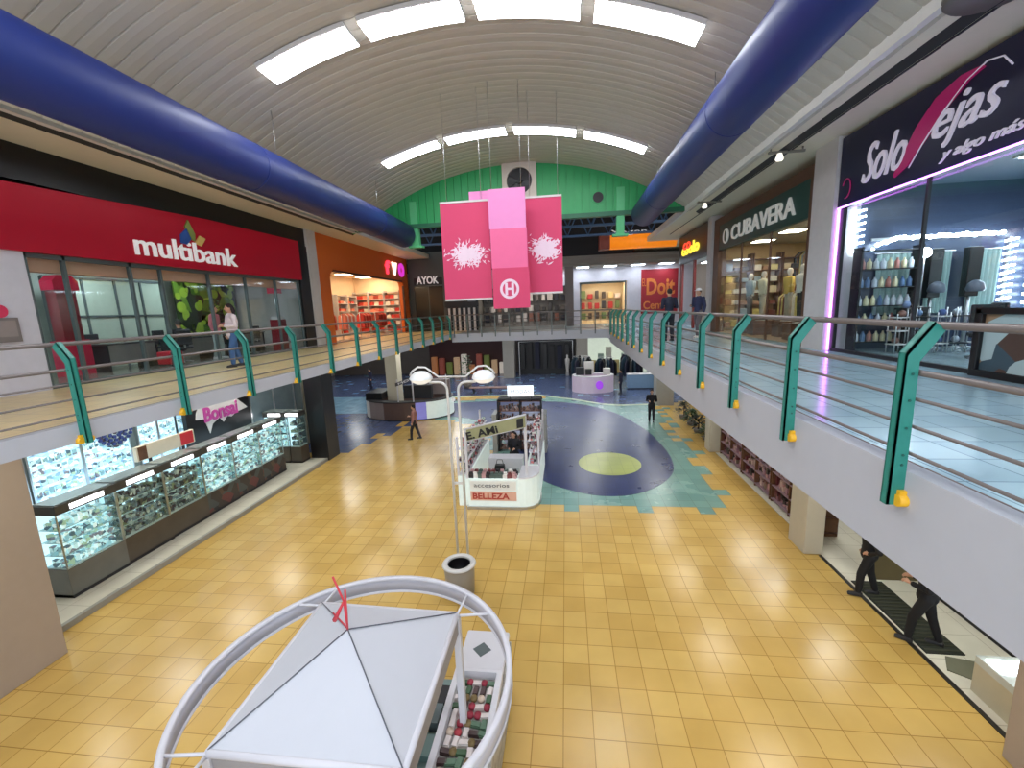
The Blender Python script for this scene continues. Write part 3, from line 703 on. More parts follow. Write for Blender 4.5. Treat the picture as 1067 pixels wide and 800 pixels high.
# ------------------------------------------------------------------ right upper: Solo Cejas
NY = -YP
t = thing('navy_shopfront', 'navy shopfront with script lettering and glass wall on the right gallery', 'shopfront', (XR, 7, ZU))
m_navyp = mat('sign_navy', (20, 24, 56), .4, noise=.03)
sg = B().box(XR-.1, XR+.1, -1.5, 11.05, 8.05, 9.5).build('sign_band', m_navyp, t)
m_ltr2 = mat('letter_silver', (206, 200, 214), .4, emit=.1, noise=0)
text('first_word', 'Solo', m_ltr2, sg, (XR-.1, 10.25, 8.35), NY, ZP, 1.15, .72, .04, shear=.45)
text('second_word', 'ejas', m_ltr2, sg, (XR-.1, 8.55, 8.4), NY, ZP, 1.2, .72, .04, shear=.45)
text('tagline', 'y algo más', m_ltr2, sg, (XR-.1, 8.35, 8.17), NY, ZP, 1.35, .2, .03, shear=.4)
# magenta swoosh of the C
m_mag = mat('swoosh_magenta', (150, 18, 84), .4, emit=.12)
cen = [(9.35, 8.25), (9.1, 8.45), (8.8, 8.8), (8.45, 9.12), (8.05, 9.3), (7.75, 9.32)]
wd = [.02, .09, .13, .12, .07, .02]
b = B()
for (p, w0), (q, w1) in zip(zip(cen, wd), zip(cen[1:], wd[1:])):
    b.prism([(p[0]-w0, p[1]-w0), (q[0]-w1, q[1]-w1), (q[0]+w1, q[1]+w1), (p[0]+w0, p[1]+w0)], 'x', XR-.125, XR-.1)
b.build('swoosh', m_mag, sg)
B().tube([(XR-.12, y, z) for y, z in ((9.0, 8.3), (8.75, 8.6), (8.4, 8.95), (8.0, 9.25), (7.7, 9.36), (7.45, 9.3), (7.3, 9.12))], .012, 6).build('swoosh_line', m_ltr2, sg)
B().tube([(XR-.12, 10.75+.14*math.cos(a), 8.4+.2*math.sin(a)) for a in [0.4+k*.3 for k in range(16)]], .012, 6).build('curl', m_mag, sg)
b = B().box(XR-.02, XR+.06, 10.95, 11.05, ZU, 8.05)
for y in (8.7, 5.9, 3.2, .4): b.box(XR-.0, XR+.06, y-.02, y+.02, ZU, 8.05)
b.box(XR-.02, XR+.06, -1.5, 11, ZU, ZU+.07)
b.build('mullion', m_dark, t)
B().box(XR+.02, XR+.035, -1.5, 10.95, ZU+.07, 8.05).build('glass_pane', m_glass, t)
m_led = mat('led_magenta', (214, 120, 255), .5, emit=3.0, noise=0)
B().box(XR-.06, XR-.03, 11.06, 11.09, ZU+.02, 8.05).build('led_strip', m_led, t)
B().box(XR-.13, XR-.11, -1.5, 11.0, 8.02, 8.045).build('led_strip', m_led, t)
# framed mirror/window low at right
t = thing('framed_display', 'black framed low showcase at the right end of the hair salon front', 'showcase', (XR, 6.9, ZU))
b = B().box(XR-.14, XR-.04, 5.0, 7.3, ZU, ZU+.1).box(XR-.14, XR-.04, 7.2, 7.3, ZU+.1, ZU+1.0).box(XR-.14, XR-.04, 5.0, 7.3, ZU+.92, ZU+1.0)
b.build('frame', m_black, t, bev=.01)
B().box(XR-.08, XR-.05, 5.0, 7.2, ZU+.1, ZU+.92).build('picture', confetti('salon_print', [(120, 120, 90), (60, 80, 90), (170, 190, 190), (80, 60, 50), (150, 120, 90)], 3), t)
# salon interior
sx = 10.2
m_sal = mat('salon_wall', (110, 134, 148), .4)
struct('wall_salon_back', B().box(sx, sx+.1, -2, 14.0, ZU, 8.6), m_sal)
struct('wall_salon_far', B().box(XR+.2, sx, 11.15, 11.25, ZU, 8.45), mat('salon_dark', (56, 66, 88), .3))
struct('ceiling_salon', B().box(XR+.1, sx, -2, 11.15, 8.45, 8.55), mat('salon_ceiling', (60, 70, 92), .5))
struct('floor_salon', B().box(XR+.0, sx, -2, 11.15, ZU, ZU+.01), tiles('tile_salon', (170, 190, 196), (160, 180, 186), (130, 148, 150), rough=.15))
m_ledw = mat('led_white', (226, 240, 255), .5, emit=9, noise=0)
m_mirror = mat('mirror', (200, 214, 216), .04, 1, noise=0)
for i, y in enumerate((10.1, 8.7, 7.3, 5.6)):
    nmx = ['farthest', 'second farthest', 'third', 'nearest'][i]
    t = thing('salon_mirror', 'tall salon mirror on the back wall, %s from the gallery end' % nmx, 'mirror', (sx-.05, y, 5.4), 'salon mirrors')
    B().box(sx-.05, sx-.01, y-.42, y+.42, 5.55, 7.1).build('mirror_glass', mat('mirror_pale', (150, 186, 180), .12, .6, noise=0), t)
    b = B().box(sx-.06, sx-.0, y-.47, y-.42, 5.5, 7.15).box(sx-.06, sx-.0, y+.42, y+.47, 5.5, 7.15).box(sx-.06, sx, y-.42, y+.42, 7.1, 7.15)
    b.build('frame', m_dark, t)
for i, y in enumerate((11.0, 9.4, 8.0, 6.5, 4.8)):
    t = thing('vertical_light', 'vertical ladder of white bulbs on the salon wall, number %s from the left' % ['one', 'two', 'three', 'four', 'five'][i], 'lamp', (sx-.1, y, 5.6), 'salon bulb ladders')
    yy = min(y, 10.95)
    B().box(sx-.09, sx-.06, yy-.06, yy+.06, 5.5, 7.3).build('backplate', m_chrome, t)
    if i in (0, 2, 4):
        for k in range(9): B().box(sx-.14, sx-.091, yy-.13, yy+.13, 5.6+k*.19, 5.66+k*.19).build('bulb', m_ledw, t)
    else:
        for k in range(9): B().box(sx-.14, sx-.091, yy-.02, yy+.02, 5.6+k*.19, 5.66+k*.19).build('bulb', m_lampc, t)
t = thing('led_garland', 'bright row of white ceiling lamps running deep into the salon', 'lamp', (sx-.4, 7, 7.3))
for k in range(24):
    y = 10.9-k*.38; B().ball((sx-.35, y, 7.32+.03*math.sin(k)), .06, 8).build('bulb', m_ledw, t)
B().box(sx-.38, sx-.32, 1.8, 11.0, 7.36, 7.42).build('track', m_chrome, t)
B().tube([(sx-.35, 10.5, 7.42), (sx-.35, 10.5, 8.45)], .012, 6).tube([(sx-.35, 3, 7.42), (sx-.35, 3, 8.45)], .012, 6).build('hanger', m_chrome, t)
for i, (y, x) in enumerate(((8.9, 8.6), (6.8, 8.4), (4.6, 8.0), (2.5, 8.0))):
    t = thing('salon_ceiling_light', 'flat cool ceiling light in the salon, %s from the far end' % ['first', 'second', 'third', 'fourth'][i], 'ceiling light', (x, y, 8.4), 'salon ceiling lights')
    B().box(x-.6, x+.6, y-.45, y+.45, 8.41, 8.45).build('frame', m_white, t); B().box(x-.55, x+.55, y-.4, y+.4, 8.395, 8.409).build('diffuser', m_lampc, t)
for i, (x, y, rz) in enumerate(((8.9, 9.9, 1.4), (9.0, 8.5, 1.7), (8.9, 7.1, 1.5), (8.6, 5.7, 1.3), (7.6, 8.9, -.6))):
    shop_chair(x, y, ZU+.01, rz, ['black salon chair in the far left corner of the salon', 'black salon chair facing the second mirror', 'black salon chair in the middle of the salon',
        'black salon chair near the framed showcase', 'black salon chair standing close to the glass'][i], grp='salon chairs')
# far side wall of the salon: curtains, dark pilasters, garland and bulb ladders
for i, (x0, x1) in enumerate(((7.05, 7.75), (8.1, 8.58), (8.95, 9.55))):
    t = thing('pale_curtain', 'pale teal curtain on the end wall of the salon, %s of three' % ['left', 'middle', 'right'][i], 'curtain', ((x0+x1)/2, 11.08, 5.6))
    b = B(); n = 24; vs = []
    for k in range(n+1):
        x = x0+(x1-x0)*k/n; yy = 11.09+.02*math.sin(k*1.6)
        vs += [(x, yy, 5.65), (x, yy, 7.0), (x, yy+.01, 7.0), (x, yy+.01, 5.65)]
    b.add(vs, [(k*4+j, k*4+(j+1) % 4, k*4+4+(j+1) % 4, k*4+4+j) for k in range(n) for j in range(4)])
    b.build('cloth', mat('curtain_teal', (160, 186, 182), .7), t)
    B().tube([(x0-.05, 11.09, 7.02), (x1+.05, 11.09, 7.02)], .015, 8).build('rod', m_chrome, t)
t = thing('wall_garland', 'bright curved row of white bulbs across the end wall of the salon', 'lamp', (8.1, 11.05, 7.1))
for k in range(30):
    x = 6.9+k*.088; z = 7.12+.22*min(1, (x-6.9)/.5)**.6+.015*math.sin(k*1.3)
    B().ball((x, 11.02, z), .035+.015*(k % 2), 8).build('bulb', m_ledw, t)
B().box(6.88, 9.5, 11.06, 11.1, 7.3, 7.36).build('rail', m_chrome, t)
for i, (x, z0, z1) in enumerate(((6.58, 7.05, 8.15), (9.68, 5.85, 7.25))):
    t = thing('bulb_ladder', ['upright ladder of white bulbs in the upper left corner of the salon window', 'upright ladder of white bulbs at the right of the salon end wall'][i], 'lamp', (x, 11.05, z0), 'bulb ladders')
    B().box(x-.03, x+.03, 11.08, 11.12, z0, z1).build('backplate', m_chrome, t)
    n = int((z1-z0)/.14)
    for k in range(n):
        z = z0+.05+k*.14; B().prism([(x-.12, z-.02), (x+.12, z+.03), (x+.12, z+.07), (x-.12, z+.02)], 'y', 11.03, 11.08).build('bulb', m_ledw, t)
for i, x in enumerate((8.02, 8.77)):
    t = thing('hair_dryer_stand', 'tall dark hood dryer stand before the curtains, %s one' % ['left', 'right'][i], 'hair dryer', (x, 10.8, ZU+.01))
    B().tube([(x, 10.8, ZU+.05), (x, 10.8, 6.3)], .035, 10).build('pole', m_chrome, t)
    B().box(x-.13, x+.13, 10.72, 10.9, 6.0, 7.05).build('cabinet', m_black, t, bev=.02)
    b = B()
    for k in range(5): b.tube([(x, 10.8, ZU+.06), (x+.28*math.cos(k*1.2566), 10.8+.28*math.sin(k*1.2566), ZU+.03)], .02, 6)
    b.build('foot_star', m_chrome, t)
    B().lathe((x-.0, 10.66, 6.1), [(.13, 0), (.16, .05), (.13, .18), (.05, .24), (.001, .25)], 16).build('hood', mat('hood_grey', (90, 96, 108), .3), t)
t = thing('reception_lamp', 'round bright lamp on the salon reception counter', 'lamp', (7.25, 10.3, 6.35))
B().ball((7.6, 10.5, 6.95), .11, 14).build('globe', m_ledw, t); B().tube([(7.6, 10.5, 5.82), (7.6, 10.5, 6.86)], .012, 6).build('stem', m_chrome, t); B().lathe((7.6, 10.5, 5.81), [(.001, 0), (.09, 0), (.09, .015), (.001, .015)], 14).build('base', m_chrome, t)
R_ = random.Random(77)
for i in range(5):
    x = 6.95+.38*i+R_.uniform(-.03, .03); c = R_.choice(((60, 80, 130), (190, 196, 206), (130, 90, 80), (200, 190, 170), (90, 120, 160)))
    t = thing('styling_trolley', 'small salon trolley with tools, %s from the left along the end wall' % ORD[i], 'trolley', (x, 10.1, ZU+.01), 'salon trolleys')
    for sx_ in (-.12, .12):
        for sy_ in (-.12, .12): B().tube([(x+sx_, 10.1+sy_, ZU+.02), (x+sx_, 10.1+sy_, ZU+.85+.1*(i % 2))], .012, 6).build('leg', m_chrome, t)
    for q in range(3): B().box(x-.14, x+.14, 9.96, 10.24, ZU+.2+q*.28, ZU+.22+q*.28).build('tray', m_black if i % 2 else m_white, t)
    for q in range(3): B().ball((x+R_.uniform(-.05, .05), 10.1, ZU+.29+q*.28), .07, 8).build('tool_bowl', mat('tool_%d' % c[0], c, .4), t)
def counter(x0, x1, y0, y1, z0, h, lb, mtop, mbody, nm='counter', cat='counter'):
    t = thing(nm, lb, cat, ((x0+x1)/2, (y0+y1)/2, z0))
    B().box(x0+.03, x1-.03, y0+.03, y1-.03, z0+.08, z0+h-.04).build('body', mbody, t)
    B().box(x0, x1, y0, y1, z0+h-.04, z0+h).build('top', mtop, t, bev=.006)
    B().box(x0+.06, x1-.06, y0+.06, y1-.06, z0, z0+.08).build('plinth', m_dark, t)
    return t
counter(9.6, 10.12, 2.0, 10.4, ZU+.01, .6, 'long dark counter under the salon mirrors', m_white, m_dark)
counter(7.2, 7.7, 10.3, 10.62, ZU+.01, .95, 'dark reception counter with jars by the salon glass', m_dark, m_black)
t = thing('shelf_unit', 'dark open shelf full of bottles at the left edge of the salon', 'shelf', (6.8, 10.95, ZU+.01))
for sx_ in (6.5, 7.7): B().box(sx_-.02, sx_+.02, 10.68, 10.98, ZU+.01, ZU+2.3).build('upright', m_black, t)
for q in range(6): B().box(6.48, 7.72, 10.68, 10.98, ZU+.2+q*.4, ZU+.22+q*.4).build('shelf_board', m_black, t)
pb = []
R_ = random.Random(11)
for i, c in enumerate(((200, 206, 214), (90, 120, 160), (186, 120, 110), (220, 210, 170))):
    o = B().lathe((0, 0, 0), [(.001, 0), (.045, 0), (.05, .02), (.05, .15), (.02, .19), (.02, .23), (.001, .23)], 12).build('bottle', mat('bottle_%d' % i, c, .3)); pb.append(o)
k_ = 0
for q in range(5):
    for j in range(8):
        ci = k_ if k_ < 4 else R_.randrange(4); c = pb[ci] if k_ < 4 else pb[ci].copy()
        if k_ >= 4: COL.objects.link(c)
        c.location = (6.6+j*.14, 10.83, ZU+.221+q*.4); k_ += 1
        tag(c, '%s bottle on the salon shelf, %s board up, %s from the glass' % (['pale grey', 'blue', 'pink', 'cream'][ci], ORD[q], ORD[j]), 'bottle', 'bottles in the salon')
for i, (x, y, s_, c) in enumerate(((7.32, 10.45, .07, (130, 150, 190)), (7.46, 10.42, .05, (200, 190, 160)))):
    tag(B().lathe((x, y, ZU+.96), [(.001, 0), (s_*.8, 0), (s_, s_), (s_*.7, s_*2), (.001, s_*2)], 14).build('jar', mat('jar%d' % i, c, .3)),
        ['large pale blue jar on the salon reception counter', 'small cream jar on the salon reception counter'][i], 'jar')

# right white pillar
struct('trim_23', B().box(XR-.16, XR+.4, 11.1, 12.0, ZU, ZS), m_white)
# Cubavera
m_brown = mat('frame_brown', (92, 62, 44), .5, noise=.15, scale=3)
m_dgreen = mat('sign_green', (22, 66, 60), .4)
t = thing('brown_shopfront', 'brown framed clothes shopfront with a dark green sign on the right gallery', 'shopfront', (XR, 15.7, ZU))
B().box(XR-.05, XR+.25, 12.0, 12.35, ZU, 9.35).box(XR-.05, XR+.25, 18.9, 19.5, ZU, 9.35).box(XR-.05, XR+.25, 12.35, 18.9, 9.05, 9.35).build('frame', m_brown, t)
sg = B().box(XR-.04, XR+.1, 12.35, 18.9, 8.1, 9.05).build('sign_band', m_dgreen, t)
text('lettering', 'CUBAVERA', mat('letter_grey', (196, 196, 190), .4, emit=.1, noise=0), sg, (XR-.04, 17.55, 8.3), NY, ZP, 4.55, .52, .05, bold=.005)
b = B(); ring_ = [(18.15+.3*math.cos(2*PI*k/20), 8.55+.27*math.sin(2*PI*k/20)) for k in range(20)]; b.prism(ring_, 'x', XR-.07, XR-.04); b.build('emblem_disc', MATS['letter_grey'], sg)
b = B(); b.prism([(18.15+.1*math.cos(2*PI*k/12), 8.55+.2*math.sin(2*PI*k/12)) for k in range(12)], 'x', XR-.085, XR-.07); b.build('emblem_leaf', m_dgreen, sg)
b = B()
for y in (14.5, 16.7): b.box(XR+.0, XR+.05, y-.025, y+.025, ZU, 8.1)
b.build('mullion', m_brown, t)
B().box(XR+.02, XR+.032, 12.35, 18.9, ZU, 8.1).build('glass_pane', m_glass, t)
m_cub = mat('cuba_wall', (206, 176, 128), .6)
struct('wall_clothes_back', B().box(9.8, 9.9, 11.3, 20.0, ZU, 8.4), m_cub)
struct('wall_clothes_sides', B().box(XR+.41, 9.8, 11.85, 11.95, ZU, 8.4).box(XR+.3, 9.8, 19.5, 19.6, ZU, 8.4), m_cub)
struct('ceiling_clothes', B().box(XR+.3, 9.8, 11.95, 19.5, 8.3, 8.4), mat('cuba_ceiling', (200, 186, 160), .6))
struct('floor_clothes', B().box(XR+.1, 9.8, 12.0, 19.5, ZU, ZU+.01), mat('cuba_floor', (150, 122, 90), .4))
for i, (x, y) in enumerate(((7.4, 13.5), (7.4, 15.7), (7.4, 17.9), (9.0, 14.5), (9.0, 17.0))):
    t = thing('spot_panel', 'warm white ceiling lamp of the clothes shop, ' + ['near the white pillar', 'over the middle window', 'over the far window', 'rear near side', 'rear far side'][i], 'ceiling light', (x, y, 8.2), 'clothes shop lamps')
    B().box(x-.35, x+.35, y-.35, y+.35, 8.26, 8.3).build('frame', m_white, t)
    B().box(x-.3, x+.3, y-.3, y+.3, 8.245, 8.259).build('diffuser', mat('lamp_soft', (255, 240, 216), .5, emit=8, noise=0), t)
# mannequins
def mannequin(x, y, z0, lb, shirt, trs, rz=0, h=1.75):
    x += .15; z0 += .5
    t = thing('mannequin', lb, 'mannequin', (0, 0, 0), 'mannequins in the clothes shop window')
    mw = mat('mannequin_white', (216, 206, 194), .4)
    B().lathe((0, 0, 0), [(.001, 0), (.2, 0), (.2, .02), (.001, .02)], 20).build('base', m_chrome, t); B().box(-.3, .3, -.35, .35, -.5, 0).build('plinth', m_wood, t)
    b = B().ball((0, 0, 1.62), .1, 14, (.8, .95, 1.2)).tube([(0, 0, 1.42), (0, 0, 1.55)], [.06, .05], 10)
    for s_ in (-1, 1): b.tube([(s_*.27, 0, .95), (s_*.27, .04, .82)], [.03, .02], 8)
    b.build('body', mw, t)
    b = B().tube([(0, 0, .9), (0, 0, 1.05), (0, 0, 1.25), (0, 0, 1.42), (0, 0, 1.47)], [.15, .14, .18, .19, .07], 16)
    for s_ in (-1, 1): b.tube([(s_*.17, 0, 1.42), (s_*.25, 0, 1.2), (s_*.27, .02, .95)], [.06, .05, .045], 10)
    b.build('shirt', mat('m_shirt_%d_%d_%d' % shirt, shirt, .7), t)
    b = B()
    for s_ in (-1, 1): b.tube([(s_*.08, 0, .94), (s_*.09, 0, .5), (s_*.09, 0, .06)], [.09, .07, .055], 12)
    b.build('trousers', mat('m_trs_%d_%d_%d' % trs, trs, .7), t)
    t.location = (x, y, z0); t.rotation_euler = (0, 0, rz)
mannequin(6.9, 13.3, ZU+.01, 'mannequin in a dark grey jacket nearest the white pillar', (70, 70, 76), (40, 40, 44), 1.5)
mannequin(6.9, 14.2, ZU+.01, 'mannequin in a white shirt second from the white pillar', (226, 220, 210), (50, 46, 44), 1.5)
mannequin(7.2, 15.6, ZU+.01, 'mannequin in a yellow shirt in the middle of the shop window', (214, 180, 90), (180, 170, 150), 1.5)
mannequin(6.9, 16.8, ZU+.01, 'mannequin in a cream guayabera behind the middle post of the window', (230, 222, 196), (200, 190, 170), 1.5)
mannequin(6.9, 17.9, ZU+.01, 'mannequin in a pale blue shirt at the far end of the window', (170, 190, 204), (90, 84, 80), 1.5)
cols = [(226, 222, 214), (206, 190, 160), (60, 60, 66), (180, 140, 110), (150, 170, 186), (120, 60, 50), (216, 200, 120)]
for i, (x, y) in enumerate(((8.3, 13.4), (8.3, 15.3), (8.3, 17.2), (9.5, 14.3), (9.5, 16.6))):
    t = thing('clothes_rack', 'rail of light shirts, ' + ['front row nearest the white pillar', 'front row middle', 'front row far end', 'back wall near', 'back wall far'][i]+', in the brown framed shop', 'clothes rack', (x, y, ZU))
    hh = 1.5 if i < 3 else 2.1
    b = B()
    for s_ in (-1, 1): b.tube([(x, y+s_*.75, ZU+.01), (x, y+s_*.75, ZU+hh)], .02, 8)
    b.tube([(x, y-.75, ZU+hh), (x, y+.75, ZU+hh)], .02, 8); b.build('frame', m_chrome, t)
    R_ = random.Random(i)
    for j in range(12):
        yy = y-.68+j*.123; c = R_.choice(cols)
        B().prism([(x-.23, ZU+hh-.85), (x+.23, ZU+hh-.85), (x+.22, ZU+hh-.2), (x+.05, ZU+hh-.04), (x-.05, ZU+hh-.04), (x-.22, ZU+hh-.2)], 'y', yy-.04, yy+.04).build('garment', mat('g_%d_%d_%d' % c, c, .7), t)
R_ = random.Random(15)
for i, y0 in enumerate((12.3, 14.2, 16.1, 18.0)):
    t = thing('wall_rail', 'high rail of shirts on the back wall, brown framed shop, %s from the white pillar' % ORD[i], 'clothes rack', (9.55, y0+.8, 6.3), 'high wall rails')
    B().tube([(9.55, y0, 7.95), (9.55, y0+1.7, 7.95)], .02, 8).build('rail', m_chrome, t)
    for yy in (y0+.05, y0+1.65): B().box(9.53, 9.8, yy-.02, yy+.02, 7.93, 7.97).build('bracket', m_chrome, t)
    for j in range(13):
        yy = y0+.1+j*.125; c = R_.choice(cols); x = 9.5
        B().prism([(x-.23, 7.0), (x+.23, 7.0), (x+.22, 7.75), (x+.05, 7.93), (x-.05, 7.93), (x-.22, 7.75)], 'y', yy-.04, yy+.04).build('garment', mat('g_%d_%d_%d' % c, c, .7), t)
for i, x in enumerate((7.0, 8.1, 9.2)):
    t = thing('shelf_unit', 'cream shelf of folded shirts on the far end wall of the brown framed shop, %s' % ['left', 'middle', 'right'][i], 'shelf', (x, 19.25, ZU), 'end wall shelves')
    for sx_ in (-.5, .5): B().box(x+sx_-.02, x+sx_+.02, 19.05, 19.45, ZU+.01, ZU+3.1).build('upright', m_wood, t)
    for q in range(7):
        B().box(x-.48, x+.48, 19.05, 19.45, ZU+.15+q*.45, ZU+.18+q*.45).build('shelf_board', m_wood, t)
        for j in range(3):
            c = R_.choice(cols); 
            if q < 6: B().box(x-.45+j*.31, x-.19+j*.31, 19.1, 19.4, ZU+.18+q*.45, ZU+.18+q*.45+R_.uniform(.12, .3)).build('folded_stack', mat('g_%d_%d_%d' % c, c, .7), t, bev=.02)
# pillar + next sign + plain shop
struct('trim_24', B().box(XR-.12, XR+.3, 19.6, 20.1, ZU, ZS), m_white)
t = thing('black_shopfront', 'black shopfront with a small red and yellow sign past the brown shop', 'shopfront', (XR, 22.5, ZU))
sg = B().box(XR-.08, XR+.12, 20.1, 25.0, 8.1, 9.5).build('sign_band', m_black, t)
text('lettering', 'coolo', mat('letter_yellow', (226, 200, 60), .4, emit=.6, noise=0), sg, (XR-.08, 24.3, 8.45), NY, ZP, 2.9, .55, .05, bold=.03)
text('accent_letters', 'co', mat('letter_red', (214, 60, 40), .4, emit=.6, noise=0), sg, (XR-.13, 23.9, 8.7), NY, ZP, 1.3, .35, .04, bold=.02)
for y0, y1 in ((24.6, 25.0), (22.4, 22.6)): B().box(XR-.0, XR+.1, y0, y1, ZU, 8.1).build('jamb', mat('jamb_red', (130, 40, 36), .5), t)
struct('wall_plain_back', B().box(8.6, 8.7, 20.15, 25.9, ZU, 8.2), mat('plain_wall', (190, 190, 176), .6))
struct('ceiling_plain', B().box(XR+.1, 8.6, 20.1, 25, 8.1, 8.2), m_white)
t = thing('ceiling_lamp', 'cool lamp inside the shop under the red and yellow sign', 'ceiling light', (7.4, 22.5, 8.0))
B().box(6.8, 8.0, 21.2, 23.8, 8.05, 8.1).build('frame', m_white, t); B().box(6.9, 7.9, 21.3, 23.7, 8.03, 8.049).build('diffuser', m_lampc, t)
counter(7.2, 8.0, 21.0, 24.0, ZU, 1.0, 'pale counter inside the shop under the red and yellow sign', m_white, mat('counter_grey', (140, 140, 130), .5))
struct('wall_right', B().box(8.7, 8.9, 26, 31, ZU, ZS), m_cream)
# projector arms / gadgets under right soffit
for i, (x, y) in enumerate(((5.15, 11.6), (4.95, 16.5))):
    t = thing('soffit_spotlight', ['small white spotlight on a bar under the right soffit, the nearer one', 'small spotlight on a bar under the right soffit, the farther one'][i], 'spotlight', (x, y, ZS-.2))
    B().box(x-.35, x+.45, y-.03, y+.03, ZS-.12, ZS-.07).build('bar', mat('bar_grey', (120, 116, 104), .5), t)
    B().tube([(x+.4, y, ZS-.07), (x+.4, y, ZS)], .02, 8).tube([(x-.3, y, ZS-.07), (x-.3, y, ZS)], .02, 8).build('rod', MATS['bar_grey'], t)
    B().lathe((x-.1, y, ZS-.28), [(.001, 0), (.07, 0), (.09, .04), (.05, .16), (.001, .16)], 14).build('head', mat('spot_white', (230, 226, 214), .4, emit=.6), t)
t = thing('ceiling_fitting', 'round dark grey fitting under the soffit in the top right corner', 'light fitting', (5.0, 6.35, ZS-.1))
B().lathe((5.0, 6.35, ZS-.1), [(.001, 0), (.42, .02), (.46, .06), (.46, .1), (.001, .1)], 32).build('body', mat('fitting_grey', (96, 92, 84), .5), t)
# ------------------------------------------------------------------ hanging pink banners
YB = 12.0
m_bp = mat('banner_pink', (196, 58, 98), .7, noise=.03); m_bl = mat('banner_light', (212, 130, 180), .7, noise=.03); m_bm = mat('banner_mid', (216, 96, 140), .7, noise=.03)
m_bw = mat('banner_white', (222, 198, 212), .7)
def banner(x0, x1, z0, z1, Y, mm, nm, parent, wave=.02):
    n = 8; b = B(); vs = []
    for k in range(n+1):
        x = x0+(x1-x0)*k/n; yy = Y+wave*math.sin(k/n*PI)
        vs += [(x, yy, z0), (x, yy, z1), (x, yy+.012, z1), (x, yy+.012, z0)]
    b.add(vs, [(k*4+j, k*4+(j+1) % 4, k*4+4+(j+1) % 4, k*4+4+j) for k in range(n) for j in range(4)]+[(0, 1, 2, 3), (n*4, n*4+3, n*4+2, n*4+1)])
    return b.build(nm, mm, parent)
def splash(cx_, cz, w_, h_, Y, parent, seed):
    """irregular white burst print: many short strokes thickening towards the middle"""
    R_ = random.Random(seed); b = B(); sx_ = 1
    for k in range(210):
        u = R_.gauss(0, 1); v = R_.gauss(0, 1)
        x = cx_+max(-1, min(1, u*.40))*w_*.47; z = cz-.04+(.22*v-.12*(x-cx_))*h_*.5
        core = math.exp(-((x-cx_)/.35)**2-((z-cz)/.3)**2)
        l = R_.uniform(.02, .09)+.05*core; w2 = R_.uniform(.006, .02)+.018*core; q = R_.gauss(.6, .8)
        dx, dz = math.cos(q), math.sin(q)
        pts = [(x-dx*l, z-dz*l), (x-dx*l*.3-dz*w2, z-dz*l*.3+dx*w2), (x+dx*l*.6-dz*w2*.7, z+dz*l*.6+dx*w2*.7), (x+dx*l, z+dz*l), (x+dz*w2, z-dx*w2)]
        pts = [(min(max(p[0], cx_-w_*.49), cx_+w_*.49), p[1]) for p in pts]
        b.prism(pts, 'y', Y-.003-.00003*k, Y-.001)
    for k in range(26):
        q = R_.uniform(0, 2*PI); r0 = R_.uniform(.2, .4); x = cx_+math.cos(q)*r0*1.1; z = cz+math.sin(q)*r0; l = R_.uniform(.05, .16)
        x2, z2 = x+math.cos(q)*l, z+math.sin(q)*l; w2 = .014
        pts = [(x, z), (x-math.sin(q)*w2, z+math.cos(q)*w2), (x2, z2), (x+math.sin(q)*w2, z-math.cos(q)*w2)]
        pts = [(min(max(p[0], cx_-w_*.49), cx_+w_*.49), p[1]) for p in pts]
        b.prism(pts, 'y', Y-.0105-.00003*k, Y-.001)
    return b.build('white_splash', m_bw, parent)
lx0, lx1, lz0, lz1 = -3.32, -1.98, 6.44, 8.96
t = thing('hanging_banner', 'pink banner with a white splash print, the left one of the hanging pair', 'banner', ((lx0+lx1)/2, YB, lz0))
c = banner(lx0, lx1, lz0, lz1, YB, m_bp, 'cloth', t, 0); B().box(lx0, lx1, YB-.02, YB+.02, lz1, lz1+.05).build('top_rod', m_white, t); B().box(lx0, lx1, YB-.02, YB+.02, lz0-.05, lz0).build('bottom_rod', m_white, t)
splash((lx0+lx1)/2+.02, (lz0+lz1)/2-.05, (lx1-lx0), 1.2, YB, c, 1)
B().tube([(lx0+.2, YB, lz1+.05), (lx0+.2, YB, vz(lx0+.2)-.02)], .006, 5).tube([(lx1-.2, YB, lz1+.05), (lx1-.2, YB, vz(lx1-.2)-.02)], .006, 5).build('cable', m_chrome, t)
rx0, rx1, rz0, rz1 = -1.0, -.05, 6.54, 9.02
t = thing('hanging_banner', 'pink banner with a white splash print, the right one of the hanging pair', 'banner', ((rx0+rx1)/2, YB+.3, rz0))
c = banner(rx0-.1, rx1, rz0, rz1, YB+.3, m_bp, 'cloth', t, 0); B().box(rx0-.1, rx1, YB+.28, YB+.32, rz1, rz1+.05).build('top_rod', m_white, t); B().box(rx0-.1, rx1, YB+.28, YB+.32, rz0-.05, rz0).build('bottom_rod', m_white, t)
splash((rx0+rx1)/2, (rz0+rz1)/2-.05, (rx1-rx0), 1.2, YB+.3, c, 2)
B().tube([(rx0+.1, YB+.3, rz1+.05), (rx0+.1, YB+.3, vz(rx0+.1)-.02)], .006, 5).tube([(rx1-.1, YB+.3, rz1+.05), (rx1-.1, YB+.3, vz(rx1-.1)-.02)], .006, 5).build('cable', m_chrome, t)
YM = YB-.25
mx0, mx1, mz0, mz1, za, zb = -1.95, -.98, 6.13, 9.18, 8.19, 7.19
t = thing('hanging_banner', 'tall centre banner in three pinks with a round white emblem at its foot', 'banner', ((mx0+mx1)/2, YM, mz0))
banner(mx0, mx1, za, mz1, YM, m_bl, 'upper_cloth', t, 0); banner(mx0+.02, mx1+.02, zb, za, YM, m_bm, 'middle_cloth', t, 0)
c = banner(mx0+.03, mx1+.05, mz0, zb, YM, m_bp, 'lower_cloth', t, 0)
ex, ez = -1.47, 6.64
b = B(); n = 28
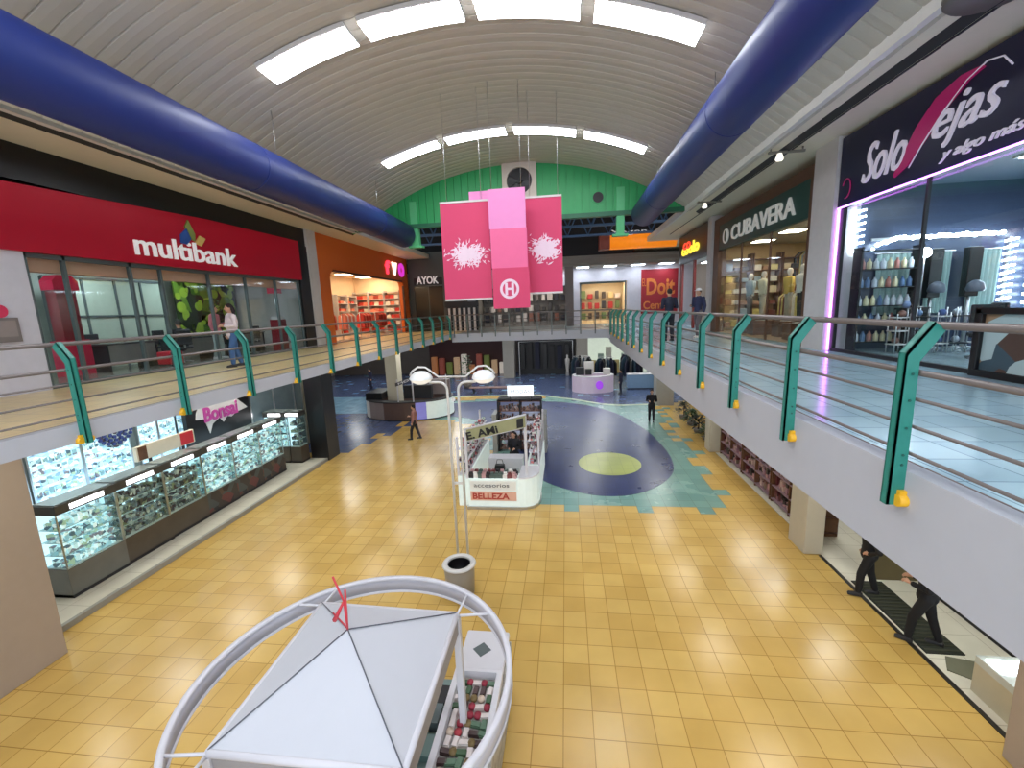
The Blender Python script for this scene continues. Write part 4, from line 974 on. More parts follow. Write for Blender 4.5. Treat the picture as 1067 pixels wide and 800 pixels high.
o1 = [(ex+.26*math.cos(2*PI*k/n), ez+.26*math.sin(2*PI*k/n)) for k in range(n)]; i1 = [(ex+.19*math.cos(2*PI*k/n), ez+.19*math.sin(2*PI*k/n)) for k in range(n)]
for k in range(n): b.prism([o1[k], o1[(k+1) % n], i1[(k+1) % n], i1[k]], 'y', YM-.008, YM-.001)
b.box(ex-.12, ex-.05, YM-.008, YM-.001, ez-.16, ez+.16); b.box(ex+.05, ex+.12, YM-.008, YM-.001, ez-.16, ez+.16); b.box(ex-.05, ex+.05, YM-.008, YM-.001, ez-.03, ez+.03)
b.build('emblem', m_bw, c)
banner(-2.52, -1.9, 8.5, 9.24, YB+.08, m_bl, 'side_cloth', t, 0)
B().tube([(mx0+.1, YM, mz1), (mx0+.1, YM, vz(mx0)-.02)], .006, 5).tube([(mx1-.1, YM, mz1), (mx1-.1, YM, vz(mx1)-.02)], .006, 5).build('cable', m_chrome, t)
# ------------------------------------------------------------------ lower hall: pillars
m_pill = mat('pillar_tan', (166, 150, 134), .6, noise=.04); m_pillw = mat('pillar_cream', (190, 182, 162), .6, noise=.04)
struct('trim_30', B().box(-10.9, -9.47, 5.0, 6.12, 0, 4.7), m_pill, bev=.02)
struct('trim_31', B().box(-10.95, -10.15, 16.62, 17.5, 0, 4.7), m_black, bev=.01)
struct('trim_32', B().box(5.62, 6.05, 10.35, 11.1, 0, 4.25), m_pillw, bev=.02)
struct('trim_33', B().box(5.78, 6.2, 17.9, 18.5, 0, 4.25), m_pillw, bev=.02)
struct('trim_34', B().box(5.66, 6.4, 4.7, 5.55, 0, 4.25), m_pill, bev=.02)
for i, (x, y) in enumerate(((-10.45, 25.0), (-5.1, 38.5), (1.4, 38.5), (.25, 24.5), (5.9, 27.0))):
    if i == 3: continue
    r = .36 if i == 0 else .5
    struct('trim_%d' % (35+i), B().box(x-r, x+r, y-r, y+r, 0, 4.6), m_pillw if i == 0 else mat('pillar_grey', (150, 146, 140), .6))
# lower walls
m_lw = mat('lower_wall', (150, 150, 140), .6)
struct('wall_lower_left', B().box(-14.2, -14.1, -4, 20, 0, 4.7), m_lw)
struct('wall_lower_left_end', B().box(-24, -14.1, 20, 20.1, 0, 4.7), m_lw)
struct('wall_lower_right', B().box(9.0, 9.1, -4, 20, 0, 4.22).box(7.5, 7.6, 20, 42, 0, 4.22), m_lw)
struct('wall_lower_far', B().box(-24, 12, 42, 42.2, 0, 4.7), mat('lower_far', (88, 80, 76), .6))
struct('trim_40', B().box(-10.4, -10.2, 5.8, 16.6, 4.35, 4.68), m_white)
# lower ceiling lamps: under the galleries, with added edge and far fill
def lp(x, y, z, sx_, sy_, lb, grp, mm=None):
    t = thing('ceiling_panel', lb, 'ceiling light', (x, y, z), grp)
    B().box(x-sx_/2-.04, x+sx_/2+.04, y-sy_/2-.04, y+sy_/2+.04, z+.03, z+.055).build('frame', m_white, t)
    B().box(x-sx_/2, x+sx_/2, y-sy_/2, y+sy_/2, z+.015, z+.029).build('diffuser', mm or mat('lamp_lower', (246, 246, 240), .5, emit=7, noise=0), t)
for i, y in enumerate((7.5, 10, 12.5, 15)): lp(-11.6, y, 4.62, .9, .9, 'square light under the left gallery above the display counters', 'lights under the left gallery')
for i, y in enumerate((1.5, 5, 8.5, 12, 15.5, 19)): lp(-8.0, y, 4.62, .8, .8, 'added square light under the left gallery near its open edge', 'added lights along the left gallery edge', mat('edge_fill', (255, 252, 244), .5, emit=5, noise=0))  # added row, unseen from the camera, to brighten plinth and floor
for i, y in enumerate((1.5, 5, 8.5, 12, 15.5, 19)): lp(4.3, y, 4.16, .8, .8, 'added square light under the right gallery near its open edge', 'added lights along the right gallery edge', MATS['edge_fill'])  # matching added row that brightens the yellow floor on the right
for i, y in enumerate((1.5, 5.5, 8, 12, 15, 17.2)): lp(7.3, y, 4.16, 1.0, .8, 'square light in the shops under the right gallery', 'lights under the right gallery')
for x, y in ((-19, 24), (-19, 30), (-19, 36), (-13, 23), (-9, 25.5), (-4, 25.5), (1, 25.5), (5, 24), (-13, 30), (-8, 30), (-3, 30), (2, 30), (6, 31), (-9, 35), (-3, 35), (3, 35)):  # added panels that brighten the lower floor beyond the cross gallery
    lp(x, y, 4.39 if x > -6 and x < 2.4 else (4.16 if x > 2.4 else 4.62), 1.2, 1.2, 'added square light under the far galleries over the blue floor', 'added lights under the far galleries')

# ------------------------------------------------------------------ display counters, lower left
m_stock = confetti('stock_lit', [(150, 196, 206), (206, 236, 240), (120, 160, 170), (226, 240, 240), (70, 96, 110), (180, 214, 220), (160, 186, 160), (120, 120, 130)], 9, emit=.22, stretch=(1, 1, 1.4))  # glow put into the goods stands in for the case lighting
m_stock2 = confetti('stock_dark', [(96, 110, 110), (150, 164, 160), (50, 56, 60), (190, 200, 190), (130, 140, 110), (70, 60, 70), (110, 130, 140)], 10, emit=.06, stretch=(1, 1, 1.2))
m_stock3 = confetti('stock_base', [(64, 56, 50), (90, 72, 58), (44, 44, 44), (110, 60, 56), (76, 82, 80), (50, 40, 36)], 4)
m_cgl = glass('case_glass')
m_cband = mat('case_band', (66, 66, 64), .35, noise=.1)
def case_unit(name, lb, x0, x1, y0, y1, z0, stock, base, face='x', lights=1, grp=None, cat='display counter'):
    """glass counter: base, lit glass box with shelves and stock, dark top band with a lamp plate"""
    t = thing(name, lb, cat, ((x0+x1)/2, (y0+y1)/2, z0), grp)
    B().box(x0, x1, y0, y1, z0, z0+.68).build('base_panel', base, t)
    B().box(x0-.01, x1+.01, y0, y1, z0, z0+.07).build('plinth', m_dark, t)
    B().box(x0+.03, x1-.03, y0+.02, y1-.02, z0+.68, z0+.71).build('case_floor', mat('case_white', (214, 226, 228), .4), t)
    g = B().box(x0+.005, x1-.005, y0+.005, y0+.011, z0+.68, z0+1.96).box(x0+.005, x1-.005, y1-.011, y1-.005, z0+.68, z0+1.96)
    g.box(x1-.011, x1-.005, y0+.01, y1-.01, z0+.68, z0+1.96); g.build('glass', m_cgl, t)
    b = B()
    for (xx, yy) in ((x0+.02, y0+.02), (x1-.02, y0+.02), (x0+.02, y1-.02), (x1-.02, y1-.02)): b.box(xx-.012, xx+.012, yy-.012, yy+.012, z0+.68, z0+1.96)
    b.build('corner_post', m_chrome, t)
    b = B()
    for q in range(3): b.box(x0+.06, x1-.05, y0+.03, y1-.03, z0+.98+q*.3, z0+.99+q*.3)
    b.build('glass_shelf', mat('shelf_pale', (200, 226, 226), .2), t)
    s_ = B(); R_ = random.Random(int(y0*31+x0*7))
    for q in range(4):
        zz = z0+.711+q*.3-(.0 if q == 0 else .02)+.0
        if q: zz = z0+.991+(q-1)*.3
        if face == 'x':
            n = int((y1-y0-.1)/.115)
            for j in range(n):
                for rr_ in range(2):
                    yy = y0+.08+j*.115; xx = x1-.14-rr_*.22; h = R_.uniform(.1, .22)
                    s_.box(xx-.05, xx+.05, yy-.04, yy+.04, zz, zz+h)
        else:
            n = int((x1-x0-.1)/.115)
            for j in range(n):
                for rr_ in range(2):
                    xx = x0+.08+j*.115; yy = y0+.14+rr_*.2; h = R_.uniform(.1, .22)
                    s_.box(xx-.04, xx+.04, yy-.05, yy+.05, zz, zz+h)
    o = s_.build('phone_accessory_stock', stock, t); o['kind'] = 'stuff'
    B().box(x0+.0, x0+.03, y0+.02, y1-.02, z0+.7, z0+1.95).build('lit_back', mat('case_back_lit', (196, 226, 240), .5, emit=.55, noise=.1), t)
    B().box(x0-.02, x1+.02, y0, y1, z0+1.96, z0+2.16).build('top_band', m_cband, t)
    B().box(x0+.03, x1-.03, y0+.04, y1-.04, z0+2.16, z0+2.185).build('top_glass', mat('top_grey', (130, 140, 138), .2), t)
    if lights:
        if face == 'x':
            c = (y0+y1)/2; B().box(x1+.02, x1+.03, c-.36, c+.36, z0+2.0, z0+2.11).build('lamp_plate', mat('plate_lit', (250, 246, 250), .5, emit=2.2, noise=0), t)
        else:
            c = (x0+x1)/2; B().box(c-.28, c+.28, y0-.01, y0, z0+2.0, z0+2.11).build('lamp_plate', mat('plate_lit', (250, 246, 250), .5, emit=2.2, noise=0), t)
    return t
ps = ['first and nearest, at the tan pillar', 'second from the tan pillar', 'third from the tan pillar', 'fourth from the tan pillar', 'fifth from the tan pillar', 'sixth and last of the straight row']
yy = 7.4; L = 1.3
m_bs1 = mat('base_grey', (112, 112, 106), .4, noise=.2, scale=3); m_bs2 = mat('base_brown', (84, 74, 62), .4, noise=.25, scale=3)
for k in range(6):
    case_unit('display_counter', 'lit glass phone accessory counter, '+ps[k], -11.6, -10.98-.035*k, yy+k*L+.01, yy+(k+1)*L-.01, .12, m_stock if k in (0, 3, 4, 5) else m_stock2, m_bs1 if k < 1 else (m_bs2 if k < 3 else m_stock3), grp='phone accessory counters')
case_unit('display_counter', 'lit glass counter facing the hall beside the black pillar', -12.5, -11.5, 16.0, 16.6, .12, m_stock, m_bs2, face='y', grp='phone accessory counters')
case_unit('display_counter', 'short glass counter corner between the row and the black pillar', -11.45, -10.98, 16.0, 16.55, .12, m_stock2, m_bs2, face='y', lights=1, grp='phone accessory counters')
# wall light boxes / shelves behind
m_lbx = confetti('panel_goods', [(180, 220, 240), (200, 230, 244), (150, 196, 220), (214, 232, 244), (120, 160, 190), (176, 212, 230)], 8, emit=.3, stretch=(1, 1, 2))
ylist = [(7.3, 8.3), (8.42, 9.55), (9.62, 10.85), (11.15, 11.75), (11.82, 12.4), (12.47, 13.1)]
for k, (y0, y1) in enumerate(ylist):
    t = thing('wall_display', 'pale blue lit wall panel of hanging accessories, %s from the tan pillar' % ['first', 'second', 'third', 'fourth', 'fifth', 'sixth'][k], 'wall display', (-12.9, (y0+y1)/2, .12), 'lit wall panels behind the counters')
    B().box(-13.0, -12.9, y0, y1, .12, 3.6).build('backboard', m_lbx, t)
    b = B(); R_ = random.Random(k)
    for q in range(7):
        for j in range(int((y1-y0)/.13)):
            b.box(-12.9, -12.86, y0+.04+j*.13, y0+.12+j*.13, 1.7+q*.27, 1.7+q*.27+R_.uniform(.12, .2))
    o = b.build('hanging_packs', m_stock, t); o['kind'] = 'stuff'
    B().box(-12.98, -12.88, y0-.04, y0, .12, 3.6).box(-12.98, -12.88, y1, y1+.03, .12, 3.6).build('frame', m_chrome, t)
t = thing('round_sign', 'blue dotted round logo disc on the wall panels', 'sign', (-12.8, 10.4, 2.8))
b = B()
for r_, n in ((.3, 18), (.2, 12), (.1, 7)):
    for k in range(n):
        a = 2*PI*k/n; b.tube([(-12.84, 10.45+r_*1.5*math.cos(a), 3.05+r_*math.sin(a)), (-12.80, 10.45+r_*1.5*math.cos(a), 3.05+r_*math.sin(a))], .05, 8)
b.build('dots', mat('logo_blue', (48, 62, 120), .4), t)
B().tube([(-12.85, 10.45, 3.05), (-12.84, 10.45, 3.05)], .42, 20).build('disc', m_stock2, t)
t = thing('promo_sign', 'cream tabletop sign with a red end lying behind the counters', 'sign', (-11.8, 11.0, 2.31))
B().box(-11.95, -11.85, 10.1, 12.0, 2.31, 2.72).build('cream_board', mat('promo_cream', (226, 214, 190), .5), t)
B().box(-11.849, -11.84, 11.5, 11.95, 2.33, 2.7).build('red_patch', mat('promo_red', (214, 50, 60), .5), t)
B().box(-11.849, -11.84, 10.15, 10.4, 2.33, 2.7).build('brown_patch', m_wood, t)
for yy_ in (10.5, 11.6): B().box(-11.93, -11.87, yy_-.03, yy_+.03, .12, 2.31).build('leg', m_dark, t)
# black sign
t = thing('black_wall_sign', 'large black sign with pink lettering in a jagged white outline behind the counters', 'sign', (-12.5, 13.9, 1.9))
B().box(-12.65, -12.5, 12.45, 15.35, 1.2, 3.7).build('board', m_black, t)
jag = [(12.85, 3.02), (13.05, 3.3), (13.55, 3.22), (13.75, 3.45), (14.0, 3.2), (14.4, 3.4), (14.62, 3.62), (14.72, 3.15), (15.2, 2.72), (14.6, 2.66), (14.35, 2.55), (14.15, 2.62), (13.95, 2.45), (13.8, 2.65), (13.45, 2.5), (13.3, 2.2), (13.15, 2.75), (12.8, 2.8)]
B().prism(jag, 'x', -12.5, -12.47).build('white_outline', m_white, t)
text('lettering', 'Bonsai', mat('sign_pink', (176, 60, 140), .5), t, (-12.47, 13.12, 2.62), YP, ZP, 1.55, .52, .03, bold=.03)
t = thing('glass_cabinet', 'grey glazed cabinet wall right of the black sign', 'cabinet', (-12.6, 16.9, .12))
B().box(-12.9, -12.6, 15.45, 19.0, .12, 3.8).build('body', mat('cab_grey', (96, 112, 118), .25, noise=.25, scale=2), t)
b = B()
for y in (15.5, 16.9, 18.3, 18.95): b.box(-12.6, -12.57, y-.03, y+.03, .12, 3.8)
b.build('frame', m_chrome, t)
struct('trim_41', B().box(-12.8, -12.3, 19.1, 19.9, 0, 4.68), m_pillw)

# ------------------------------------------------------------------ near kiosk with hoop and tent roof
m_kw = mat('kiosk_white', (206, 205, 210), .5, noise=.02); m_fab = mat('roof_fabric', (190, 192, 198), .6, noise=.02)
K = Vector((-2.2, 3.62, 0)); zt = 2.5
t = thing('round_kiosk', 'white kiosk with a pyramid tent roof inside a big hoop, nearest the camera', 'kiosk', K)
c4 = [(-3.06, 2.72), (-1.34, 2.72), (-1.36, 4.52), (-3.12, 4.58)]; ap = (-2.2, 3.58, 3.02)
b = B()
vs = [(x, y, zt+.02) for x, y in c4]+[ap]
b.add(vs, [(0, 1, 4), (1, 2, 4), (2, 3, 4), (3, 0, 4)]); b.add([(x, y, zt+.0) for x, y in c4], [(3, 2, 1, 0)])
rf = b.build('tent_roof', m_fab, t, solid=0)
b = B()
for x, y in c4: b.tube([(x, y, zt+.032), (ap[0], ap[1], ap[2]+.008)], .006, 6)
b.build('seam', mat('seam_grey', (90, 92, 100), .5), rf)
b = B()
for k in range(4):
    (x0, y0), (x1, y1) = c4[k], c4[(k+1) % 4]
    b.tube([(x0, y0, zt), (x1, y1, zt)], .035, 8); b.tube([(x0, y0, zt-.22), (x1, y1, zt-.22)], .02, 8)
b.build('roof_frame', m_kw, t)
b = B()
for k in range(4):
    (x0, y0), (x1, y1) = c4[k], c4[(k+1) % 4]
    d = Vector((x1-x0, y1-y0)).normalized(); nx, ny = d.y*.02, -d.x*.02
    b.prism([(x0, y0), (x1, y1), (x1+nx, y1+ny), (x0+nx, y0+ny)], 'z', zt-.22, zt-.02)
b.build('valance', mat('valance_grey', (150, 148, 150), .6), t)
for x, y in c4: B().box(x-.04, x+.04, y-.04, y+.04, 0, zt-.02).build('corner_post', m_kw, t)
RH = 1.60
b = B().lathe((K.x, K.y, zt-.19), [(RH, 0), (RH, .19), (RH-.03, .19), (RH-.03, 0), (RH, 0)], 72, True)
b.build('hoop_band', mat('hoop_grey', (190, 190, 200), .5), t)
b = B(); b.lathe((K.x, K.y, zt), [(RH+.012, -.02), (RH+.012, .012), (RH-.045, .012), (RH-.045, -.02)], 72).lathe((K.x, K.y, zt-.19), [(RH+.01, -.02), (RH+.01, .01), (RH-.04, .01), (RH-.04, -.02)], 72)
b.build('hoop_rim', m_kw, t)
for x, y in c4:
    d = Vector((x-K.x, y-K.y)).normalized(); a = math.atan2(d.y, d.x)
    for s_ in (-.16, .16): B().tube([(x, y, zt-.01), (K.x+(RH-.02)*math.cos(a+s_), K.y+(RH-.02)*math.sin(a+s_), zt-.01)], .016, 6).build('spoke', m_kw, t)
m_rib = mat('ribbon_red', (196, 50, 60), .5)
b = B().tube([(ap[0], ap[1], ap[2]), (ap[0]-.02, ap[1]+.02, ap[2]+.30), (ap[0]-.12, ap[1]+.04, ap[2]+.55)], .010, 6).tube([(ap[0], ap[1], ap[2]+.02), (ap[0]-.0, ap[1]+.03, ap[2]+.42)], .010, 6)
b.tube([(ap[0]-.16, ap[1]+.05, ap[2]+.06), (ap[0]-.02, ap[1]+.02, ap[2]+.30)], [.025, .01], 6)
b.tube([(ap[0]-.2, ap[1]+.1, ap[2]+.1), (ap[0], ap[1], ap[2]+.02)], .008, 6)
b.build('red_ribbon', m_rib, t)
# kiosk counters
m_kc = mat('kiosk_counter_grey', (168, 164, 160), .4)
def kc(x0, x1, y0, y1, nm):
    B().box(x0, x1, y0, y1, .0, .96).build(nm, m_kc, t)
kc(-1.62, -.98, 2.0, 6.0, 'counter_side'); kc(-3.3, -2.75, 2.2, 4.6, 'counter_side')
kc(-2.75, -1.62, 1.9, 2.4, 'counter_side')
B().box(-1.64, -.96, 5.25, 6.02, .96, 1.06).build('white_top', m_kw, t, bev=.03)
cc = B(); cx_, cy_ = -1.33, 5.62
cc.prism([(cx_-.14, cy_), (cx_, cy_+.14), (cx_+.14, cy_), (cx_, cy_-.14)], 'z', 1.06, 1.066); cc.build('diamond_plate', m_alu, t)
b = B().box(-1.64, -1.56, 2.0, 5.25, .96, 1.08).box(-1.04, -.96, 2.0, 5.25, .96, 1.08).box(-1.56, -1.04, 5.2, 5.25, .96, 1.08)
b.build('tray_rim', m_kw, t)
B().box(-1.0, -.94, 2.0, 6.0, .1, .9).build('slatted_side', mat('slat_grey', (140, 136, 128), .4, col2=(176, 172, 164), scale=9), t)
B().box(-2.7, -1.66, 2.45, 5.6, .0, .02).build('kiosk_floor', mat('kiosk_floor', (90, 116, 110), .5), t)
B().box(-2.55, -2.1, 2.7, 4.3, .02, 1.0).build('inner_cabinet', mat('inner_cab', (112, 134, 130), .5), t)
B().box(-2.56, -2.09, 2.69, 4.31, 1.0, 1.03).build('inner_top', m_kw, t)
B().box(-2.02, -1.66, 2.5, 5.3, .02, .82).build('inner_cabinet', MATS['inner_cab'], t)
for q in range(7): B().box(-1.98, -1.70, 2.6+q*.38, 2.88+q*.38, .82, .86+.05*(q % 3)).build('drawer_tray', [m_dark, MATS['kiosk_floor'], m_alu][q % 3], t)
goods = [(150, 40, 60), (60, 90, 60), (210, 190, 170), (70, 50, 48), (180, 60, 70), (90, 120, 96), (120, 100, 60), (220, 210, 206)]
gp = []
for i, c in enumerate(goods):
    b = B()
    if i % 2: b.box(-.07, .07, -.035, .035, 0, .025).box(-.06, .06, -.03, .03, .025, .045)
    else: b.lathe((0, 0, 0), [(.001, 0), (.04, 0), (.05, .02), (.045, .05), (.001, .06)], 10)
    gp.append(b.build('hair_accessory', mat('acc_%d' % i, c, .5)))
R_ = random.Random(21); k_ = 0
for i in range(5):
    for j in range(26):
        ci = k_ if k_ < 8 else R_.randrange(8); c = gp[ci] if k_ < 8 else gp[ci].copy()
        if k_ >= 8: COL.objects.link(c)
        k_ += 1
        c.location = (-1.5+i*.1, 2.1+j*.12, .9602); c.rotation_euler = (0, 0, R_.choice((0, PI/2))+R_.uniform(-.15, .15))
        tag(c, '%s, near kiosk tray, %s row from white top, %s from inner rim' % (['red hair ring', 'green hair clip', 'cream hair ring', 'brown hair clip', 'pink hair ring', 'sage hair clip', 'olive hair ring', 'pale hair clip'][ci], ORD[25-j], ORD[i]), 'accessory', 'accessories in the near kiosk tray')

# ------------------------------------------------------------------ street lamp + bin
t = thing('street_lamp', 'tall white twin pole lamp with two curved arms and glass globes', 'street lamp', (-2.58, 9.55, 0))
m_pole = mat('pole_white', (206, 204, 198), .4)
B().lathe((-2.62, 9.6, 0), [(.001, 0), (.2, 0), (.2, .03), (.001, .03)], 24).build('base_plate', m_pole, t)
YL = 9.6
for s_ in (-1, 1):
    cx0 = -2.62+s_*.13
    # each pole runs up, turns outward and sweeps over its globe
    pts = [(cx0, YL, .03), (cx0, YL, 4.3)]
    for k in range(1, 7):
        a = PI/2*k/6; pts.append((cx0+s_*.2*(1-math.cos(a)), YL, 4.3+.2*math.sin(a)))
    pts += [(cx0+s_*.42, YL, 4.5)]
    b = B().tube(pts, .03, 10)
    b.build('pole', m_pole, t)
    arc = [(-2.62+s_*(.0), YL, 4.62), (-2.62+s_*.32, YL, 4.62), (-2.62+s_*.45, YL, 4.72), (-2.62+s_*.62, YL, 4.85), (-2.62+s_*.8, YL, 4.86), (-2.62+s_*.95, YL, 4.76), (-2.62+s_*1.0, YL, 4.66)]
    B().tube(arc, .022, 8).build('arm', m_pole, t)
    gx = -2.62+s_*.74
    sh = B().lathe((gx, YL, 4.58), [(.27, 0), (.27, .02), (.23, .10), (.13, .17), (.001, .19)], 24).build('shade', mat('lamp_shade_white', (236, 238, 236), .3), t)
    B().lathe((gx, YL, 4.45), [(.001, 0), (.12, .02), (.22, .07), (.255, .13)], 24).build('globe', mat('globe_glass', (200, 196, 188), .2, emit=.35), t)
B().box(-2.66, -2.58, YL-.02, YL+.02, 4.05, 4.12).box(-2.72, -2.52, YL-.02, YL+.02, 2.0, 2.05).build('cross_tie', m_pole, t)
t = thing('litter_bin', 'round grey litter bin with a dark open top in front of the lamp poles', 'litter bin', (-2.38, 8.35, 0))
c = (-2.38, 8.35, 0)
B().lathe(c, [(.26, 0), (.30, .02), (.33, .62), (.34, .68), (.36, .70), (.34, .74), (.25, .73), (.245, .3), (.001, .3)], 32).build('body', mat('bin_grey', (150, 146, 140), .45), t)
B().lathe(c, [(.345, .69), (.37, .71), (.345, .745), (.25, .735), (.25, .70)], 32).build('rim', mat('bin_rim', (206, 204, 200), .4), t)
B().lathe(c, [(.001, .32), (.244, .32), (.244, .70)], 24).build('liner', m_black, t)

# ------------------------------------------------------------------ middle kiosk
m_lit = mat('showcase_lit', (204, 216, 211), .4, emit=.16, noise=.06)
m_goodm = confetti('kiosk_goods', [(190, 150, 160), (110, 70, 80), (226, 220, 220), (70, 60, 66), (160, 190, 176), (200, 110, 110), (140, 140, 150), (232, 232, 226)], 11)
t = thing('square_kiosk', 'white lit kiosk with a tilted sign frame and red lettered front', 'kiosk', (-2.15, 13.6, 0))
# front counter
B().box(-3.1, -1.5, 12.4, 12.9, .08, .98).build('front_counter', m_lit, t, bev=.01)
B().box(-3.14, -1.46, 12.36, 12.94, .0, .08).build('plinth', m_chrome, t)
B().box(-3.02, -1.58, 12.385, 12.399, .62, .92).build('upper_label', mat('label_white', (230, 232, 226), .5), t)
text('front_text', 'accesorios', mat('label_dark', (70, 70, 74), .5), t, (-2.9, 12.384, .72), XP, ZP, 1.1, .12, .008)
B().box(-3.02, -1.58, 12.385, 12.399, .28, .58).build('pink_label', mat('label_pink', (222, 176, 156), .5), t)
text('front_title', 'BELLEZA', mat('label_red', (176, 62, 50), .5), t, (-2.95, 12.384, .33), XP, ZP, 1.15, .2, .008, bold=.03)
# right rounded corner case
b = B()
pts = [(-1.5, 12.4), (-1.3, 12.42), (-1.1, 12.52), (-.96, 12.7), (-.9, 12.95), (-.9, 13.5), (-1.5, 13.5)]
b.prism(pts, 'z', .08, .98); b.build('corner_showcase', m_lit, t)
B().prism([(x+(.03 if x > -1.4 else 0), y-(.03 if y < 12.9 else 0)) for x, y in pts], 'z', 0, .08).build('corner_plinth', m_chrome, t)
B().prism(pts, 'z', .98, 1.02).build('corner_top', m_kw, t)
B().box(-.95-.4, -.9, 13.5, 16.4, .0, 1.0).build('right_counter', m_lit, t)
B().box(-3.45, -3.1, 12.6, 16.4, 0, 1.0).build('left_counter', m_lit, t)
for q in range(3):
    B().box(-3.42, -3.14, 12.65, 16.3, 1.02+q*.4, 1.04+q*.4).build('side_shelf', m_kw, t); B().box(-1.28, -.92, 13.6, 16.3, 1.02+q*.4, 1.04+q*.4).build('side_shelf', m_kw, t)
R_ = random.Random(9)
for sd, (xa, xb) in enumerate(((-3.4, -3.16), (-1.25, -.95))):
    b = B()
    for q in range(3):
        for j in range(26):
            yv = 12.75+j*.135+(.9 if sd else 0)
            if yv > 16.2: break
            xm = R_.uniform(xa+.06, xb-.06); b.box(xm-.06, xm+.06, yv-.045, yv+.045, 1.042+q*.4, 1.042+q*.4+R_.uniform(.12, .3))
    o = b.build('cosmetics_stock', m_goodm, t); o['kind'] = 'stuff'
for x, y in ((-3.42, 12.62), (-3.42, 16.3), (-.94, 16.3), (-.94, 13.55)): B().box(x-.03, x+.03, y-.03, y+.03, 1.0, 2.25).build('post', m_kw, t)
# tilted sign frame
B().box(-3.14, -3.06, 12.42, 12.5, .98, 2.55).build('sign_post', m_kw, t); B().box(-1.30, -1.22, 12.52, 12.6, .98, 2.98).build('sign_post', m_kw, t)
sgp = [(-3.1, 2.18), (-1.24, 2.62), (-1.24, 2.96), (-3.1, 2.52)]
B().prism(sgp, 'y', 12.44, 12.5).build('sign_board', mat('sign_sage', (150, 150, 110), .5), t)
b = B().tube([(-3.1, 12.45, 2.55), (-1.22, 12.5, 2.99)], .03, 8).tube([(-3.1, 12.45, 2.17), (-1.22, 12.5, 2.6)], .018, 8); b.build('sign_frame', m_kw, t)
sl = Vector((1.86, 0, .44)).normalized()
text('sign_lettering', 'E. AMi', m_black, t, Vector((-3.03, 12.44, 2.22)), sl, Vector((-sl.z, 0, sl.x)), 1.0, .24, .02, bold=.03)
B().prism([(-1.5, 2.58), (-1.3, 2.63), (-1.3, 2.9), (-1.5, 2.86)], 'y', 12.425, 12.439).build('dark_patch', m_black, t)
B().box(-2.75, -1.55, 14.2, 14.7, 0, 1.0).build('inner_counter', m_kw, t); 
B().box(-2.6, -1.6, 13.0, 13.5, 0, .9).build('inner_case', mat('inner_grey', (150, 156, 154), .4), t)
gp2 = []
for i, c in enumerate(((40, 36, 40), (190, 150, 150), (230, 226, 220), (120, 60, 60), (80, 96, 90))):
    gp2.append(B().box(-.09, .09, -.06, .06, 0, .12).box(-.05, .05, -.04, .04, .12, .18).build('cosmetic_box', mat('cos_%d' % i, c, .5)))
k_ = 0
for i in range(11):
    for j in range(2):
        ci = k_ if k_ < 5 else R_.randrange(5); c = gp2[ci] if k_ < 5 else gp2[ci].copy()
        if k_ >= 5: COL.objects.link(c)
        k_ += 1; c.location = (-3.0+i*.135, 12.52+j*.24, .98); c.rotation_euler = (0, 0, R_.uniform(-.4, .4))
        tag(c, '%s cosmetics box on the white lit kiosk, %s from left, %s row' % (['black', 'pink', 'white', 'maroon', 'grey green'][ci], ORD[i], ['front', 'back'][j]), 'box', 'cosmetics boxes on the middle kiosk')
bag = thing('black_handbag', 'black handbag lying on the inner case of the white lit kiosk', 'bag', (-2.2, 13.25, .9))
B().prism([(-2.4, .9), (-2.0, .9), (-2.05, 1.15), (-2.35, 1.15)], 'y', 13.17, 13.33).build('body', m_black, bag, bev=.02)
B().tube([(-2.32, 13.25, 1.14), (-2.28, 13.25, 1.3), (-2.12, 13.25, 1.3), (-2.08, 13.25, 1.14)], .012, 6).build('handle', m_black, bag)

# kiosk behind (brown shelves, white sign)
t = thing('brown_kiosk', 'dark brown shelf kiosk with a white sign board behind the white lit kiosk', 'kiosk', (-2.0, 18.2, 0))
for x in (-2.95, -2.0, -1.1): B().box(x-.03, x+.03, 17.9, 18.5, 0, 2.3).build('upright', m_dark, t)
m_brg = confetti('brown_goods', [(110, 76, 66), (150, 120, 110), (60, 44, 44), (180, 160, 156), (84, 50, 50), (40, 36, 40)], 9)
for q in range(6): B().box(-2.95, -1.1, 17.9, 18.5, .1+q*.42, .13+q*.42).build('shelf_board', m_wood, t)
b = B()
for q in range(5):
    for j in range(14): b.box(-2.88+j*.127, -2.79+j*.127, 17.95, 18.1, .132+q*.42, .132+q*.42+R_.uniform(.15, .32))
o = b.build('stock', m_brg, t); o['kind'] = 'stuff'
B().box(-2.5, -1.4, 17.85, 17.95, 2.45, 2.9).build('sign_board', mat('sign_lit', (226, 232, 236), .5, emit=.5), t)
text('sign_lettering', 'MODAS', mat('sign_greyletter', (110, 120, 130), .5), t, (-2.35, 17.85, 2.58), XP, ZP, .8, .16, .01)
for x in (-2.4, -1.5): B().box(x-.02, x+.02, 17.9, 17.94, 2.2, 2.45).build('sign_leg', m_dark, t)
for x in (-3.1, -.98): B().box(x-.1, x+.1, 17.7, 18.6, 0, 1.7).build('side_case', mat('side_case', (150, 150, 146), .4), t)
B().box(-2.95, -1.1, 17.86, 18.5, 2.28, 2.33).build('top_board', m_dark, t)

